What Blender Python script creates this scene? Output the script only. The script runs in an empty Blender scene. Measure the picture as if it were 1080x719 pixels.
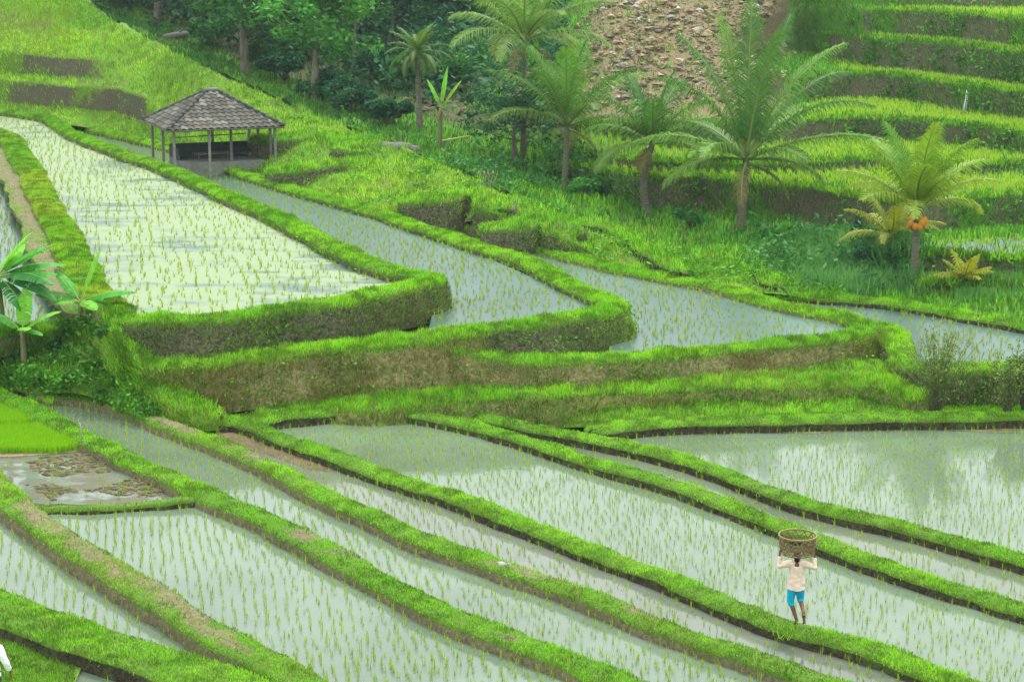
import bpy, math, random
import numpy as np
from mathutils import Vector, Matrix, Euler
rng = np.random.default_rng(11); random.seed(5)
S = bpy.context.scene
COL = S.collection
R = math.radians
# ------------------------------------------------------------------ camera
F, CX, CY, P, HC = 2000., 540., 359.5, R(12), 15.1
cd = bpy.data.cameras.new('camera'); cam = bpy.data.objects.new('camera', cd); COL.objects.link(cam)
cam.location = (0, 0, HC); cam.rotation_euler = (R(90) - P, 0, 0)
cd.sensor_width = 36; cd.lens = F / 1080 * 36; cd.clip_start = .5; cd.clip_end = 3000
S.camera = cam
cP, sP = math.cos(P), math.sin(P)
def at(px, py, z):
    px = np.asarray(px, float); py = np.asarray(py, float); z = np.asarray(z, float)
    v = (py - CY) / F; u = (px - CX) / F
    d = (z - HC) / -(sP + v * cP)
    return np.stack([u * d, (cP - v * sP) * d, z + 0 * d], -1)
def atY(px, Y, z):
    Y = np.asarray(Y, float); z = np.asarray(z, float)
    dep = Y * cP + (HC - z) * sP
    return np.stack([(np.asarray(px, float) - CX) / F * dep, Y + 0 * dep, z + 0 * dep], -1)
def proj(p):
    dep = p[:, 1] * cP + (HC - p[:, 2]) * sP
    dn = -p[:, 1] * sP + (HC - p[:, 2]) * cP
    return CX + F * p[:, 0] / dep, CY + F * dn / dep, dep
def inview(p, mx=90, my=60):
    x, y, d = proj(p)
    return (x > -mx) & (x < 1080 + mx) & (y > -my) & (y < 719 + my)
# ------------------------------------------------------------------ noise
def _h(i, j, k, s):
    n = (i * 374761393 + j * 668265263 + k * 2147483647 + s * 974711) & 0xffffffff
    n = ((n ^ (n >> 13)) * 1274126177) & 0xffffffff
    n = ((n ^ (n >> 16)) * 2246822519) & 0xffffffff
    return ((n ^ (n >> 15)) & 0xffff) / 32767.5 - 1
def noise(p, f=1., s=0):
    p = np.asarray(p, float) * f + 1000.37
    i = np.floor(p).astype(np.int64); t = p - i; t = t * t * (3 - 2 * t)
    r = 0
    for a in (0, 1):
        for b in (0, 1):
            for c in (0, 1):
                w = (t[:, 0] if a else 1 - t[:, 0]) * (t[:, 1] if b else 1 - t[:, 1]) * (t[:, 2] if c else 1 - t[:, 2])
                r = r + w * _h(i[:, 0] + a, i[:, 1] + b, i[:, 2] + c, s)
    return r
def fbm(p, f=1., s=0, o=3):
    return sum(noise(p, f * 2 ** k, s + k) * .5 ** k for k in range(o)) / 1.6
def sm(a, b, x): t = np.clip((x - a) / (b - a), 0, 1); return t * t * (3 - 2 * t)
# ------------------------------------------------------------------ mesh helpers
def mesh(name, V, Fc, mat=None, parent=None, smooth=True, attrs=None, link=True):
    V = np.asarray(V, np.float32)
    me = bpy.data.meshes.new(name)
    me.vertices.add(len(V)); me.vertices.foreach_set('co', V.ravel())
    if isinstance(Fc, np.ndarray):
        Fc = [Fc]
    if Fc and isinstance(Fc[0], np.ndarray):
        idx = np.concatenate([f.ravel() for f in Fc]).astype(np.int32)
        tot = np.concatenate([np.full(len(f), f.shape[1]) for f in Fc])
    else:
        idx = np.array([i for f in Fc for i in f], np.int32); tot = np.array([len(f) for f in Fc])
    st = np.concatenate([[0], np.cumsum(tot)[:-1]]).astype(np.int32)
    me.loops.add(len(idx)); me.loops.foreach_set('vertex_index', idx)
    me.polygons.add(len(tot)); me.polygons.foreach_set('loop_start', st)
    me.polygons.foreach_set('use_smooth', np.full(len(tot), smooth))
    for k, a in (attrs or {}).items():
        a = np.asarray(a, np.float32)
        if a.ndim == 2:
            at_ = me.attributes.new(k, 'FLOAT_COLOR', 'POINT')
            if a.shape[1] == 3: a = np.concatenate([a, np.ones((len(a), 1), np.float32)], 1)
            at_.data.foreach_set('color', a.ravel())
        else:
            me.attributes.new(k, 'FLOAT', 'POINT').data.foreach_set('value', a)
    me.update(calc_edges=True); me.validate()
    if mat: me.materials.append(mat)
    if not link: return me
    o = bpy.data.objects.new(name, me); COL.objects.link(o)
    if parent: o.parent = parent
    return o
def tag(o, label=None, cat=None, group=None, kind=None):
    if label: o['label'] = label
    if cat: o['category'] = cat
    if group: o['group'] = group
    if kind: o['kind'] = kind
    return o
def empty(name, loc, rz=0):
    o = bpy.data.objects.new(name, None); COL.objects.link(o); o.location = loc; o.rotation_euler = (0, 0, rz)
    o.empty_display_size = .2
    return o
class MB:
    def __init__(s): s.V = []; s.F = []; s.C = []; s.n = 0
    def add(s, V, Fc, col=None):
        V = np.asarray(V, float); s.V.append(V)
        s.F += [[i + s.n for i in f] for f in Fc]; s.n += len(V)
        s.C.append(np.tile(np.asarray(col if col is not None else (1, 1, 1), float), (len(V), 1)))
    def box(s, c, d, rz=0, col=None, rx=0):
        c = np.array(c); x, y, z = np.array(d) / 2
        V = np.array([[-x, -y, -z], [x, -y, -z], [x, y, -z], [-x, y, -z], [-x, -y, z], [x, -y, z], [x, y, z], [-x, y, z]])
        m = np.array(Euler((rx, 0, rz)).to_matrix())
        s.add(V @ m.T + c, [[0, 3, 2, 1], [4, 5, 6, 7], [0, 1, 5, 4], [1, 2, 6, 5], [2, 3, 7, 6], [3, 0, 4, 7]], col)
    def tube(s, pts, r, n=8, col=None, cap=True):
        pts = np.asarray(pts, float); m = len(pts); r = np.broadcast_to(np.asarray(r, float), (m,))
        t = np.gradient(pts, axis=0); t /= np.linalg.norm(t, axis=1)[:, None] + 1e-9
        ref = np.array([0, 0, 1.]) if abs(t[0, 2]) < .9 else np.array([1., 0, 0])
        V = []
        for i in range(m):
            a = np.cross(t[i], ref); a /= np.linalg.norm(a) + 1e-9; b = np.cross(a, t[i]); ref = b
            th = np.linspace(0, 2 * np.pi, n, endpoint=False)
            V.append(pts[i] + r[i] * (np.cos(th)[:, None] * a + np.sin(th)[:, None] * b))
        V = np.concatenate(V); Fc = []
        for i in range(m - 1):
            for j in range(n):
                k = (j + 1) % n; Fc.append([i * n + k, i * n + j, (i + 1) * n + j, (i + 1) * n + k])
        if cap: Fc += [list(range(n)), list(range((m - 1) * n, m * n))[::-1]]
        s.add(V, Fc, col)
    def ell(s, c, r, n=12, m=8, col=None, jit=0, seed=0):
        V = []; Fc = []
        for i in range(m + 1):
            ph = math.pi * i / m
            for j in range(n):
                th = 2 * math.pi * j / n
                V.append([math.sin(ph) * math.cos(th), math.sin(ph) * math.sin(th), math.cos(ph)])
        V = np.array(V)
        if jit: V = V * (1 + jit * noise(V, 1.7, seed)[:, None])
        for i in range(m):
            for j in range(n):
                k = (j + 1) % n; Fc.append([i * n + j, (i + 1) * n + j, (i + 1) * n + k, i * n + k])
        s.add(V * np.array(r) + np.array(c), Fc, col)
    def build(s, name, mat, parent=None, smooth=True):
        return mesh(name, np.concatenate(s.V), s.F, mat, parent, smooth, {'col': np.concatenate(s.C)})
# ------------------------------------------------------------------ materials
def nt(name):
    m = bpy.data.materials.new(name); m.use_nodes = True; t = m.node_tree; t.nodes.clear()
    out = t.nodes.new('ShaderNodeOutputMaterial'); return m, t, out
def N(t, kind, **kw):
    n = t.nodes.new(kind)
    for k, v in kw.items():
        if k in n.inputs: n.inputs[k].default_value = v
        else: setattr(n, k, v)
    return n
def noise_node(t, scale, detail=4, rough=.6, vec=None, scl=None):
    n = N(t, 'ShaderNodeTexNoise'); n.inputs['Scale'].default_value = scale; n.inputs['Detail'].default_value = detail
    n.inputs['Roughness'].default_value = rough
    g = t.nodes.new('ShaderNodeTexCoord') if vec is None else None
    src = g.outputs['Object'] if g else vec
    if scl:
        mp = t.nodes.new('ShaderNodeMapping'); mp.inputs['Scale'].default_value = scl
        t.links.new(src, mp.inputs[0]); src = mp.outputs[0]
    t.links.new(src, n.inputs['Vector']); return n.outputs[0]
def ramp(t, src, a, b):
    m = N(t, 'ShaderNodeMapRange'); m.interpolation_type = 'SMOOTHSTEP'
    m.inputs['From Min'].default_value = a; m.inputs['From Max'].default_value = b
    t.links.new(src, m.inputs['Value']); return m.outputs[0]
def mixc(t, fac, a, b, mode='MIX'):
    m = t.nodes.new('ShaderNodeMix'); m.data_type = 'RGBA'; m.blend_type = mode
    for s_, v in ((m.inputs[0], fac), (m.inputs[6], a), (m.inputs[7], b)):
        if isinstance(v, (int, float)): s_.default_value = v
        elif isinstance(v, tuple): s_.default_value = (*v, 1) if len(v) == 3 else v
        else: t.links.new(v, s_)
    return m.outputs[2]
def math_(t, op, a, b=None):
    m = t.nodes.new('ShaderNodeMath'); m.operation = op
    for s_, v in ((m.inputs[0], a), (m.inputs[1], b)):
        if v is None: continue
        if isinstance(v, (int, float)): s_.default_value = v
        else: t.links.new(v, s_)
    return m.outputs[0]
def attr(t, name): 
    a = t.nodes.new('ShaderNodeAttribute'); a.attribute_name = name; return a
def bump(t, h, strength, dist=.05):
    b = t.nodes.new('ShaderNodeBump'); b.inputs['Strength'].default_value = strength; b.inputs['Distance'].default_value = dist
    t.links.new(h, b.inputs['Height']); return b.outputs[0]
def principled(t, out, col, rough=.8, spec=.3, nrm=None):
    p = t.nodes.new('ShaderNodeBsdfPrincipled')
    if isinstance(col, tuple): p.inputs['Base Color'].default_value = (*col, 1)
    else: t.links.new(col, p.inputs['Base Color'])
    p.inputs['Roughness'].default_value = rough; p.inputs['Specular IOR Level'].default_value = spec
    if nrm is not None: t.links.new(nrm, p.inputs['Normal'])
    t.links.new(p.outputs[0], out.inputs[0]); return p
def mat_leaf(name, trans=.35, rough=.5, spec=.25):
    m, t, out = nt(name); a = attr(t, 'col')
    p = t.nodes.new('ShaderNodeBsdfPrincipled'); p.inputs['Roughness'].default_value = rough; p.inputs['Specular IOR Level'].default_value = spec
    tr = t.nodes.new('ShaderNodeBsdfTranslucent'); mx = t.nodes.new('ShaderNodeMixShader'); mx.inputs[0].default_value = trans
    t.links.new(a.outputs['Color'], p.inputs['Base Color'])
    t.links.new(mixc(t, 1., a.outputs['Color'], (1.35, 1.2, .6), 'MULTIPLY'), tr.inputs[0])
    t.links.new(p.outputs[0], mx.inputs[1]); t.links.new(tr.outputs[0], mx.inputs[2]); t.links.new(mx.outputs[0], out.inputs[0])
    return m
def mat_simple(name, col, var=.25, scale=6, rough=.8, spec=.25, bmp=.3, bd=.02, scl=None):
    m, t, out = nt(name); n = noise_node(t, scale, 5, .65, scl=scl); n2 = noise_node(t, scale * .17, 3)
    c = mixc(t, ramp(t, n, .3, .7), tuple(x * (1 - var) for x in col), tuple(min(1, x * (1 + var)) for x in col))
    c = mixc(t, math_(t, 'MULTIPLY', ramp(t, n2, .35, .7), .5), c, tuple(x * (1 - var) * .8 for x in col))
    principled(t, out, c, rough, spec, bump(t, n, bmp, bd)); return m
def mat_vcol(name, rough=.8, spec=.25, var=.3, scale=9, bmp=.3):
    m, t, out = nt(name); a = attr(t, 'col'); n = noise_node(t, scale, 5, .65)
    g = t.nodes.new('ShaderNodeCombineColor'); v = math_(t, 'MULTIPLY_ADD', n, 2 * var); t.nodes[-1].inputs[2].default_value = 1 - var
    for i in range(3): t.links.new(v, g.inputs[i])
    principled(t, out, mixc(t, 1., a.outputs['Color'], g.outputs[0], 'MULTIPLY'), rough, spec, bump(t, n, bmp, .02)); return m
def mat_ground(name, soil=(.05, .042, .028), soil2=(.1, .085, .055), grass=(.045, .11, .012), grass2=(.1, .17, .02)):
    # 'soil' attribute: 1 bare earth, 0 turf; broken up by noise
    m, t, out = nt(name); a = attr(t, 'soil').outputs['Fac']
    n1 = noise_node(t, 1.7, 6, .7); n2 = noise_node(t, 9, 5, .7); n3 = noise_node(t, .5, 3)
    s_ = mixc(t, ramp(t, n2, .35, .68), soil, soil2)
    s_ = mixc(t, math_(t, 'MULTIPLY', ramp(t, n1, .5, .68), .75), s_, (.06, .1, .022))
    g_ = mixc(t, ramp(t, n2, .3, .7), grass, grass2)
    g_ = mixc(t, math_(t, 'MULTIPLY', ramp(t, n3, .55, .75), .5), g_, (.14, .15, .05))
    s_ = mixc(t, attr(t, 'tan').outputs['Fac'], s_, mixc(t, ramp(t, n2, .3, .7), (.09, .066, .036), (.2, .148, .086)))
    f = math_(t, 'ADD', a, math_(t, 'MULTIPLY', math_(t, 'SUBTRACT', n1, .5), 1.1))
    c = mixc(t, ramp(t, f, .35, .65), g_, s_)
    b = math_(t, 'ADD', n2, math_(t, 'MULTIPLY', n1, 1.5))
    principled(t, out, c, .95, .15, bump(t, b, .8, .08)); return m
def mat_water(name, base=(.17, .2, .17), algae=0., acol=(.42, .47, .2), mud=0., mcol=(.16, .11, .065), ascl=(.5, 2.2, 1), dens=0., dcol=(.11, .2, .05), rip=.12, rough=.045, spec=.38):
    m, t, out = nt(name)
    rough0 = rough; n = noise_node(t, .7, 6, .68, scl=ascl); n2 = noise_node(t, .22, 4); big = noise_node(t, .12, 3)
    fine = noise_node(t, 5, 4, .7, scl=(.6, 2., 1))
    c = mixc(t, ramp(t, n2, .3, .7), tuple(x * .85 for x in base), tuple(x * 1.12 for x in base))
    fac = None
    if mud > 0:
        f = ramp(t, math_(t, 'ADD', math_(t, 'MULTIPLY', n, .7), math_(t, 'MULTIPLY', big, .5)), .88 - mud * .6, 1. - mud * .6)
        c = mixc(t, f, c, mixc(t, fine, tuple(x * .6 for x in mcol), tuple(x * 1.3 for x in mcol))); fac = f
    if algae > 0:
        k = math_(t, 'ADD', math_(t, 'MULTIPLY', n, .75), math_(t, 'MULTIPLY', big, .45))
        k = math_(t, 'ADD', k, math_(t, 'MULTIPLY', fine, .3))
        f = ramp(t, k, 1.08 - algae * .6, 1.2 - algae * .6)
        c = mixc(t, f, c, mixc(t, fine, tuple(x * .8 for x in acol), tuple(x * 1.12 for x in acol)))
        fac = f if fac is None else math_(t, 'MAXIMUM', fac, f)
    w = noise_node(t, 2.2, 3, .5, scl=(.8, 1.6, 1))
    p = principled(t, out, c, rough, spec, bump(t, w, rip, .02)); p.inputs['IOR'].default_value = 1.33
    if fac is not None: t.links.new(math_(t, 'MULTIPLY_ADD', fac, .35), p.inputs['Roughness']); t.nodes[-1].inputs[2].default_value = rough
    return m
M = dict(
    grass=mat_leaf('grass_blades', .3, .55, .2), rice=mat_leaf('rice_blades', .35, .5, .2), leaf=mat_leaf('tree_leaves', .25, .6, .12),
    palm=mat_leaf('palm_leaves', .3, .55, .15), banana=mat_leaf('banana_leaves', .35, .5, .2),
    bund=mat_ground('bund_earth', soil=(.018, .015, .009), soil2=(.065, .053, .03)),
    drybund=mat_ground('dry_bund_earth', soil=(.1, .085, .045), soil2=(.18, .155, .085)),
    wall=mat_ground('terrace_wall_earth', soil=(.035, .035, .02), soil2=(.15, .138, .08)),
    stub=mat_ground('stubble_wall_earth', soil=(.115, .105, .042), soil2=(.26, .23, .1)),
    hill=mat_ground('hill_turf', grass=(.055, .13, .012), grass2=(.12, .2, .02)),
    valley=mat_ground('valley_turf', soil=(.06, .058, .034), soil2=(.13, .12, .075), grass=(.04, .13, .015), grass2=(.09, .2, .02)),
    bark=mat_simple('bark', (.13, .115, .085), .45, 5, .9, .1, .8, .05, scl=(1, 1, .25)),
    palmbark=mat_simple('palm_bark', (.125, .118, .085), .4, 6, .9, .1, .8, .04, scl=(.5, .5, 4)),
    concrete=mat_simple('weathered_concrete', (.19, .19, .165), .25, 4, .85, .2, .3, .02),
    wood=mat_simple('grey_timber', (.14, .12, .095), .35, 8, .85, .2, .4, .01, scl=(1, 1, .2)),
    dark=mat_simple('dark_parapet', (.05, .055, .06), .3, 4, .8, .2, .2),
    rock=mat_vcol('rubble_stone', .9, .2, .35, 3, .6), vcol=mat_vcol('plain_coloured'),
)
# ------------------------------------------------------------------ scatter
G = {}
def put(group, V, T, C):
    g = G.setdefault(group, [[], [], [], 0]); g[0].append(V); g[1].append(T + g[3]); g[2].append(C); g[3] += len(V)
def blades(group, pos, h, w, col, tilt=.35, nrm=None, follow=0., split=True):
    n = len(pos)
    if n == 0: return
    th = rng.uniform(0, 2 * np.pi, n); side = np.stack([np.cos(th), np.sin(th) * .6, 0 * th], 1)
    d = np.stack([rng.normal(0, tilt, n), rng.normal(0, tilt, n), np.ones(n)], 1)
    if nrm is not None: d += nrm * follow
    d /= np.linalg.norm(d, axis=1)[:, None]
    h = np.broadcast_to(h, (n,)) ; w = np.broadcast_to(w, (n,))
    mid = pos + d * (h * .6)[:, None]
    bend = np.stack([rng.normal(0, .5, n), rng.normal(0, .5, n), np.full(n, .55)], 1)
    tip = mid + (d * .4 + bend * .28) * (h * .45)[:, None]
    s2 = side * (w / 2)[:, None]
    V = np.stack([pos - s2, pos + s2, mid + s2 * .75, mid - s2 * .75, tip], 1).reshape(-1, 3)
    b = np.arange(n)[:, None] * 5
    T = np.concatenate([b + [[0, 1, 2]], b + [[0, 2, 3]], b + [[3, 2, 4]]])
    put(group, V, T, np.repeat(col, 5, 0))
EXCL = [(at(841, 659, .56), .3, .12)]
def tri_of(Q): return np.concatenate([Q[:, [0, 1, 2]], Q[:, [0, 2, 3]]])
def scatter(V, T, w, dens):
    a, b, c = V[T[:, 0]], V[T[:, 1]], V[T[:, 2]]
    cr = np.cross(b - a, c - a); ar = np.linalg.norm(cr, axis=1) / 2
    wt = w[T].mean(1) if len(w) == len(V) else w
    lam = np.clip(ar * wt * dens, 0, 1e4)
    cen = (a + b + c) / 3; lam = lam * inview(cen)
    for ex, er, kp in EXCL: lam = lam * np.where(np.linalg.norm(cen[:, :2] - ex[:2], axis=1) < er, kp, 1)
    k = rng.poisson(lam); i = np.repeat(np.arange(len(T)), k)
    r1 = np.sqrt(rng.random(len(i)))[:, None]; r2 = rng.random(len(i))[:, None]
    p = a[i] * (1 - r1) + b[i] * r1 * (1 - r2) + c[i] * r1 * r2
    nn = cr / (np.linalg.norm(cr, axis=1)[:, None] + 1e-9); nn = nn * np.where(nn[:, 2:] < 0, -1, 1)
    return p, nn[i]
CB, CY_, CD, CDRY = np.array([.085, .27, .006]), np.array([.165, .38, .012]), np.array([.035, .13, .01]), np.array([.28, .27, .09])
def gcol(p, dry=.05, dark=.15, f=.45, base=CB, yel=CY_, drk=CD, s=3):
    n = len(p); a = sm(-.5, .5, fbm(p, f, s)) ; a = np.clip(a + rng.normal(0, .25, n), 0, 1)
    c = base * (1 - a)[:, None] + yel * a[:, None]
    c *= (.55 + .78 * sm(-.55, .45, noise(p, 2.6, s + 17) + .5 * noise(p, 6, s + 18) + rng.normal(0, .18, n)))[:, None]
    k = rng.random(n) < dark; c[k] = c[k] * .35 + drk * .65
    k = rng.random(n) < dry * (1 + 2 * sm(0, .6, noise(p, .35, s + 9))); c[k] = c[k] * .3 + CDRY * .7
    return c * rng.uniform(.85, 1.35, (n, 1))
def leafquads(cen, size, col, flat=.5, aspect=.5):
    n = len(cen); a = rng.normal(0, 1, (n, 3)); a[:, 2] *= flat; a[:, 2] -= .25; a /= np.linalg.norm(a, axis=1)[:, None]
    b = np.cross(a, rng.normal(0, 1, (n, 3))); b /= np.linalg.norm(b, axis=1)[:, None] + 1e-9
    s = np.broadcast_to(size, (n,))[:, None]
    V = np.stack([cen - a * s * .5, cen + b * s * aspect * .5, cen + a * s * .5, cen - b * s * aspect * .5], 1).reshape(-1, 3)
    return V, np.arange(n * 4).reshape(-1, 4), np.repeat(col, 4, 0)
def leafcol(p, base, lite, f=.7, s=1, lo=.5):
    a = np.clip(sm(-.5, .6, fbm(p, f, s)) + rng.normal(0, .22, len(p)), 0, 1)[:, None]
    return (np.array(base) * (1 - a) + np.array(lite) * a) * rng.uniform(.75, 1.25, (len(p), 1))
IVY = []
# ------------------------------------------------------------------ paths and banks
def cat(pts, step=.3):
    pts = np.asarray(pts, float)
    p = np.concatenate([[2 * pts[0] - pts[1]], pts, [2 * pts[-1] - pts[-2]]]); out = []
    for i in range(1, len(p) - 2):
        p0, p1, p2, p3 = p[i - 1:i + 3]; L = np.linalg.norm((p2 - p1)[:3]); n = max(2, int(L / step))
        t = np.linspace(0, 1, n, endpoint=False)[:, None]
        # centripetal-ish: damped tangents so unequal spacing does not overshoot
        l0, l1, l2 = np.linalg.norm(p1 - p0) + 1e-6, L + 1e-6, np.linalg.norm(p3 - p2) + 1e-6
        m1 = ((p1 - p0) / l0 * l1 + (p2 - p1) / l1 * l0) / (l0 + l1) * l1; m2 = ((p2 - p1) / l1 * l2 + (p3 - p2) / l2 * l1) / (l1 + l2) * l1
        out.append((2 * t**3 - 3 * t**2 + 1) * p1 + (t**3 - 2 * t**2 + t) * m1 + (-2 * t**3 + 3 * t**2) * p2 + (t**3 - t**2) * m2)
    out.append(pts[-1:]); return np.concatenate(out)
def bank(label, pts, z, w, zr, zl=None, br=.25, bl=.3, mat='bund', dens=640, h=.074, seed=0, face=0., facecol=None, fsoil=1., ivy=None, soiltop=0., amp=1., group='turf', dry=.05, dark=.15, step=.3, crown=.06, name='paddy_bund', bw=.02, yel=CY_, base=CB):
    """an earth bank swept along pixel points laid on height z; zr/zl are the feet on the near and the far side"""
    pts = np.asarray(pts, float); n0 = len(pts)
    Z = np.broadcast_to(np.asarray(z, float), (n0,))
    W_ = at(pts[:, 0], pts[:, 1], Z)
    ex = lambda v: np.broadcast_to(np.asarray(v, float), (n0,))
    A = cat(np.concatenate([W_, ex(w)[:, None], ex(zr)[:, None], ex(zr if zl is None else zl)[:, None]], 1), step)
    c, w, zr, zl = A[:, :3], A[:, 3], A[:, 4], A[:, 5]
    t = np.gradient(c[:, :2], axis=0); t /= np.linalg.norm(t, axis=1)[:, None] + 1e-9
    for _ in range(3): t[1:-1] = (t[:-2] + t[1:-1] * 2 + t[2:]) / 4
    r = np.stack([t[:, 1], -t[:, 0]], 1)
    wr = w * (1 + .22 * amp * noise(c, .55, seed)) ; wl = w * (1 + .22 * amp * noise(c, .5, seed + 5))
    cols = []; soil = []; gw = []
    hr = c[:, 2] - zr; hl = c[:, 2] - zl
    for k in np.linspace(0, 1, 7):           # near face, foot to lip
        off = wr + br * hr * (1 - k) * (1 - .3 * k); zz = zr - .2 * (1 - k) ** 6 + (hr - .05) * k
        cols.append((off, zz)); soil.append(fsoil if k < .8 else (.75 * fsoil if k < .95 else .2)); gw.append(-face if k < .9 else 1.)
    for k in (.8, .4, 0, -.4, -.8):
        cols.append(((wr if k > 0 else wl) * k, c[:, 2] + crown * (1 - k * k))); soil.append(0.); gw.append(1.)
    for k in np.linspace(1, 0, 5):
        off = -(wl + bl * hl * (1 - k)); zz = zl - .2 * (1 - k) ** 6 + (hl - .05) * k
        cols.append((off, zz)); soil.append(1. if k < .7 else .3); gw.append(-face * .5 if k < .8 else 1.)
    m = len(cols); n = len(c)
    V = np.zeros((n, m, 3)); So = np.zeros((n, m)); Gw = np.zeros((n, m))
    for j, (o, zz) in enumerate(cols):
        V[:, j, :2] = c[:, :2] + r * o[:, None]; V[:, j, 2] = zz; So[:, j] = soil[j]; Gw[:, j] = gw[j]
    caps = []
    for end in (0, -1):                      # rounded ends
        sg = -1 if end == 0 else 1; E_ = []
        for q in (.3, .55, .75, .9, .98, .999):
            a = V[end].copy(); off = a[:, :2] - c[end, :2]; sc = math.sqrt(1 - q * q)
            a[:, :2] = c[end, :2] + off * sc + sg * t[end] * q * np.abs(off).max(1, keepdims=True).clip(0, 1.2); E_.append(a)
        E_ = np.stack(E_); caps.append(E_[::-1] if end == 0 else E_)
    V = np.concatenate([caps[0], V, caps[1]]); So = np.concatenate([So[:1].repeat(6, 0), So, So[-1:].repeat(6, 0)]); Gw = np.concatenate([Gw[:1].repeat(6, 0), Gw, Gw[-1:].repeat(6, 0)]); n += 12
    V = V.reshape(-1, 3); nz = .05 * amp
    d = np.stack([noise(V, 1.6, seed + 1) + .6 * noise(V, 4, seed + 2), noise(V, 1.6, seed + 3) + .6 * noise(V, 4, seed + 4), .7 * noise(V, 1.1, seed + 6) + .5 * noise(V, 3.3, seed + 7)], 1) * nz
    V = V + d
    So, Gw = So.ravel(), Gw.ravel()
    if soiltop: 
        k = sm(.25 - .75 * soiltop, .75 - .6 * soiltop, fbm(V * [1, 1, 1], .3, seed + 21) + .35 * noise(V, 2.1, seed + 22)); topm = np.tile([0] * 6 + [.1, .25, .75, 1, 1, .8] + [.15] + [0] * 4, n)
        So = np.maximum(np.where(topm > 0, 1.1 * k * topm, So), 0); Gw = np.where(topm > 0, 1 - .93 * np.clip(1.15 * k * topm, 0, 1), Gw)
    i = np.arange(n - 1)[:, None] * m + np.arange(m - 1)[None]; i = i.ravel()
    Q = np.stack([i, i + 1, i + m + 1, i + m], 1)
    o = mesh(name, V, Q, M[mat], None, True, {'soil': So})
    tag(o, label, 'earth bank', None, 'structure')
    T = tri_of(Q)
    p, nn = scatter(V, T, np.where(Gw > 0, Gw, 0), dens)
    if len(p): blades(group, p, h * rng.uniform(.5, 1.4, len(p)) * (1 + .5 * noise(p, 1.1, seed + 33) + .45 * noise(p, 3.2, seed + 34)).clip(.3), bw * rng.uniform(.7, 1.3, len(p)), gcol(p, dry, dark, s=seed, yel=yel, base=base), .4, nn, .5)
    if face > 0:
        p, nn = scatter(V, T, np.where(Gw < 0, -Gw * (.15 + (1.0 if mat == 'stub' else 1.6) * sm(-.4, .25, fbm(V, .55, seed + 41))), 0), dens * 1.2)
        if len(p): blades(group, p, h * rng.uniform(.5, 1.5, len(p)), bw * rng.uniform(.8, 1.5, len(p)), facecol(p) if facecol else gcol(p, .1, .5, s=seed), .35, nn, 1.1)
    if face > 0 and (ivy or mat in ('wall', 'stub')):       # creeping weeds in patches on the earth face
        q = np.where(Gw < 0, sm(.05, .4, fbm(V, .42, seed + 45)), 0)
        p, nn = scatter(V, T, q, 26 * (ivy or (1. if mat == 'wall' else .8)))
        if len(p):
            kk = 7; p = np.repeat(p + nn * .04, kk, 0) + rng.normal(0, .09, (len(p) * kk, 3)); IVY.append(leafquads(p, .1 * rng.uniform(.5, 1.5, len(p)), gcol(p, .06, .4, s=seed, base=np.array([.06, .2, .012]), yel=np.array([.13, .32, .015])) * .85, .8, .5))
    # fringe hanging over the near lip
    k = rng.integers(0, n, int(n * step * 16 * (dens > 0)))
    q = V.reshape(n, m, 3)[k, 6] + rng.normal(0, .04, (len(k), 3)); q = q[inview(q)]
    if len(q): blades(group, q, h * rng.uniform(.7, 1.3, len(q)), bw, gcol(q, dry, .3, s=seed, yel=yel, base=base), .5)
    return c
def XY(pts, z): return at(np.array(pts, float)[:, 0], np.array(pts, float)[:, 1], np.broadcast_to(z, (len(pts),)))[:, :2]
PONDS = []
def water(label, ring, z, mat, name='paddy_water', rice=.27, rh=.23, keep=.93, rcol=0, skip=None):
    V = np.concatenate([ring, np.full((len(ring), 1), z)], 1)
    o = mesh(name, V, [list(range(len(V)))], mat, None, False); tag(o, label, 'flooded paddy', None, 'structure')
    if o.data.polygons[0].normal.z < 0: o.data.flip_normals()
    if rice: PONDS.append((ring, z, rice, rh, keep, rcol, skip))
    return o
def inside(p, ring):
    x, y = p[:, 0], p[:, 1]; r = np.zeros(len(p), bool); j = len(ring) - 1
    for i in range(len(ring)):
        xi, yi = ring[i]; xj, yj = ring[j]
        r ^= ((yi > y) != (yj > y)) & (x < (xj - xi) * (y - yi) / (yj - yi + 1e-12) + xi); j = i
    return r
# ================================================================== foreground paddies
B1 = [(470,433),(493,437),(560,450),(626,462),(720,483),(853,531),(960,556),(1080,590),(1250,640),(1500,720)]
B2 = [(375,429),(420,434),(493,447),(560,466),(626,487),(720,514),(853,566),(960,606),(1080,641),(1300,705),(1500,770)]
B3 = [(190,438),(215,440),(255,446),(290,459),(330,473),(380,491),(450,514),(471,521),(582,564),(720,616),(835,662),(942,692),(1020,722),(1200,790)]
B4 = [(38,417),(70,417),(105,421),(150,437),(180,449),(230,467),(280,490),(355,527),(405,550),(450,569),(540,601),(615,626),(690,657),(810,697),(880,722),(1000,770)]
B5 = [(-60,385),(0,416),(45,437),(89,460),(155,493),(213,518),(266,541),(360,588),(420,621),(471,647),(538,672),(626,706),(660,722),(760,760)]
B6 = [(-60,450),(0,513),(44,553),(111,596),(178,636),(249,680),(311,712),(360,740),(460,800)]
B7 = [(-80,610),(0,638),(89,672),(178,700),(260,728),(360,775)]
BB = [(635,452),(660,448),(720,444),(827,441),(960,439),(1080,438),(1300,436)]
BX = [(215,443),(258,443),(292,437),(330,433),(375,428)]
X56 = [(40,533),(100,534),(150,531),(215,526)]
bank('grassy bund along the near side of the wide right-hand paddy', B1, .25, .35, 0, -.1, seed=1)
bank('grassy bund behind the basket carrier', B2, .42, .35, .2, 0, seed=2)
bank('grassy bund the basket carrier walks on', B3, .5, .36, .28, .2, seed=3)
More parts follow.
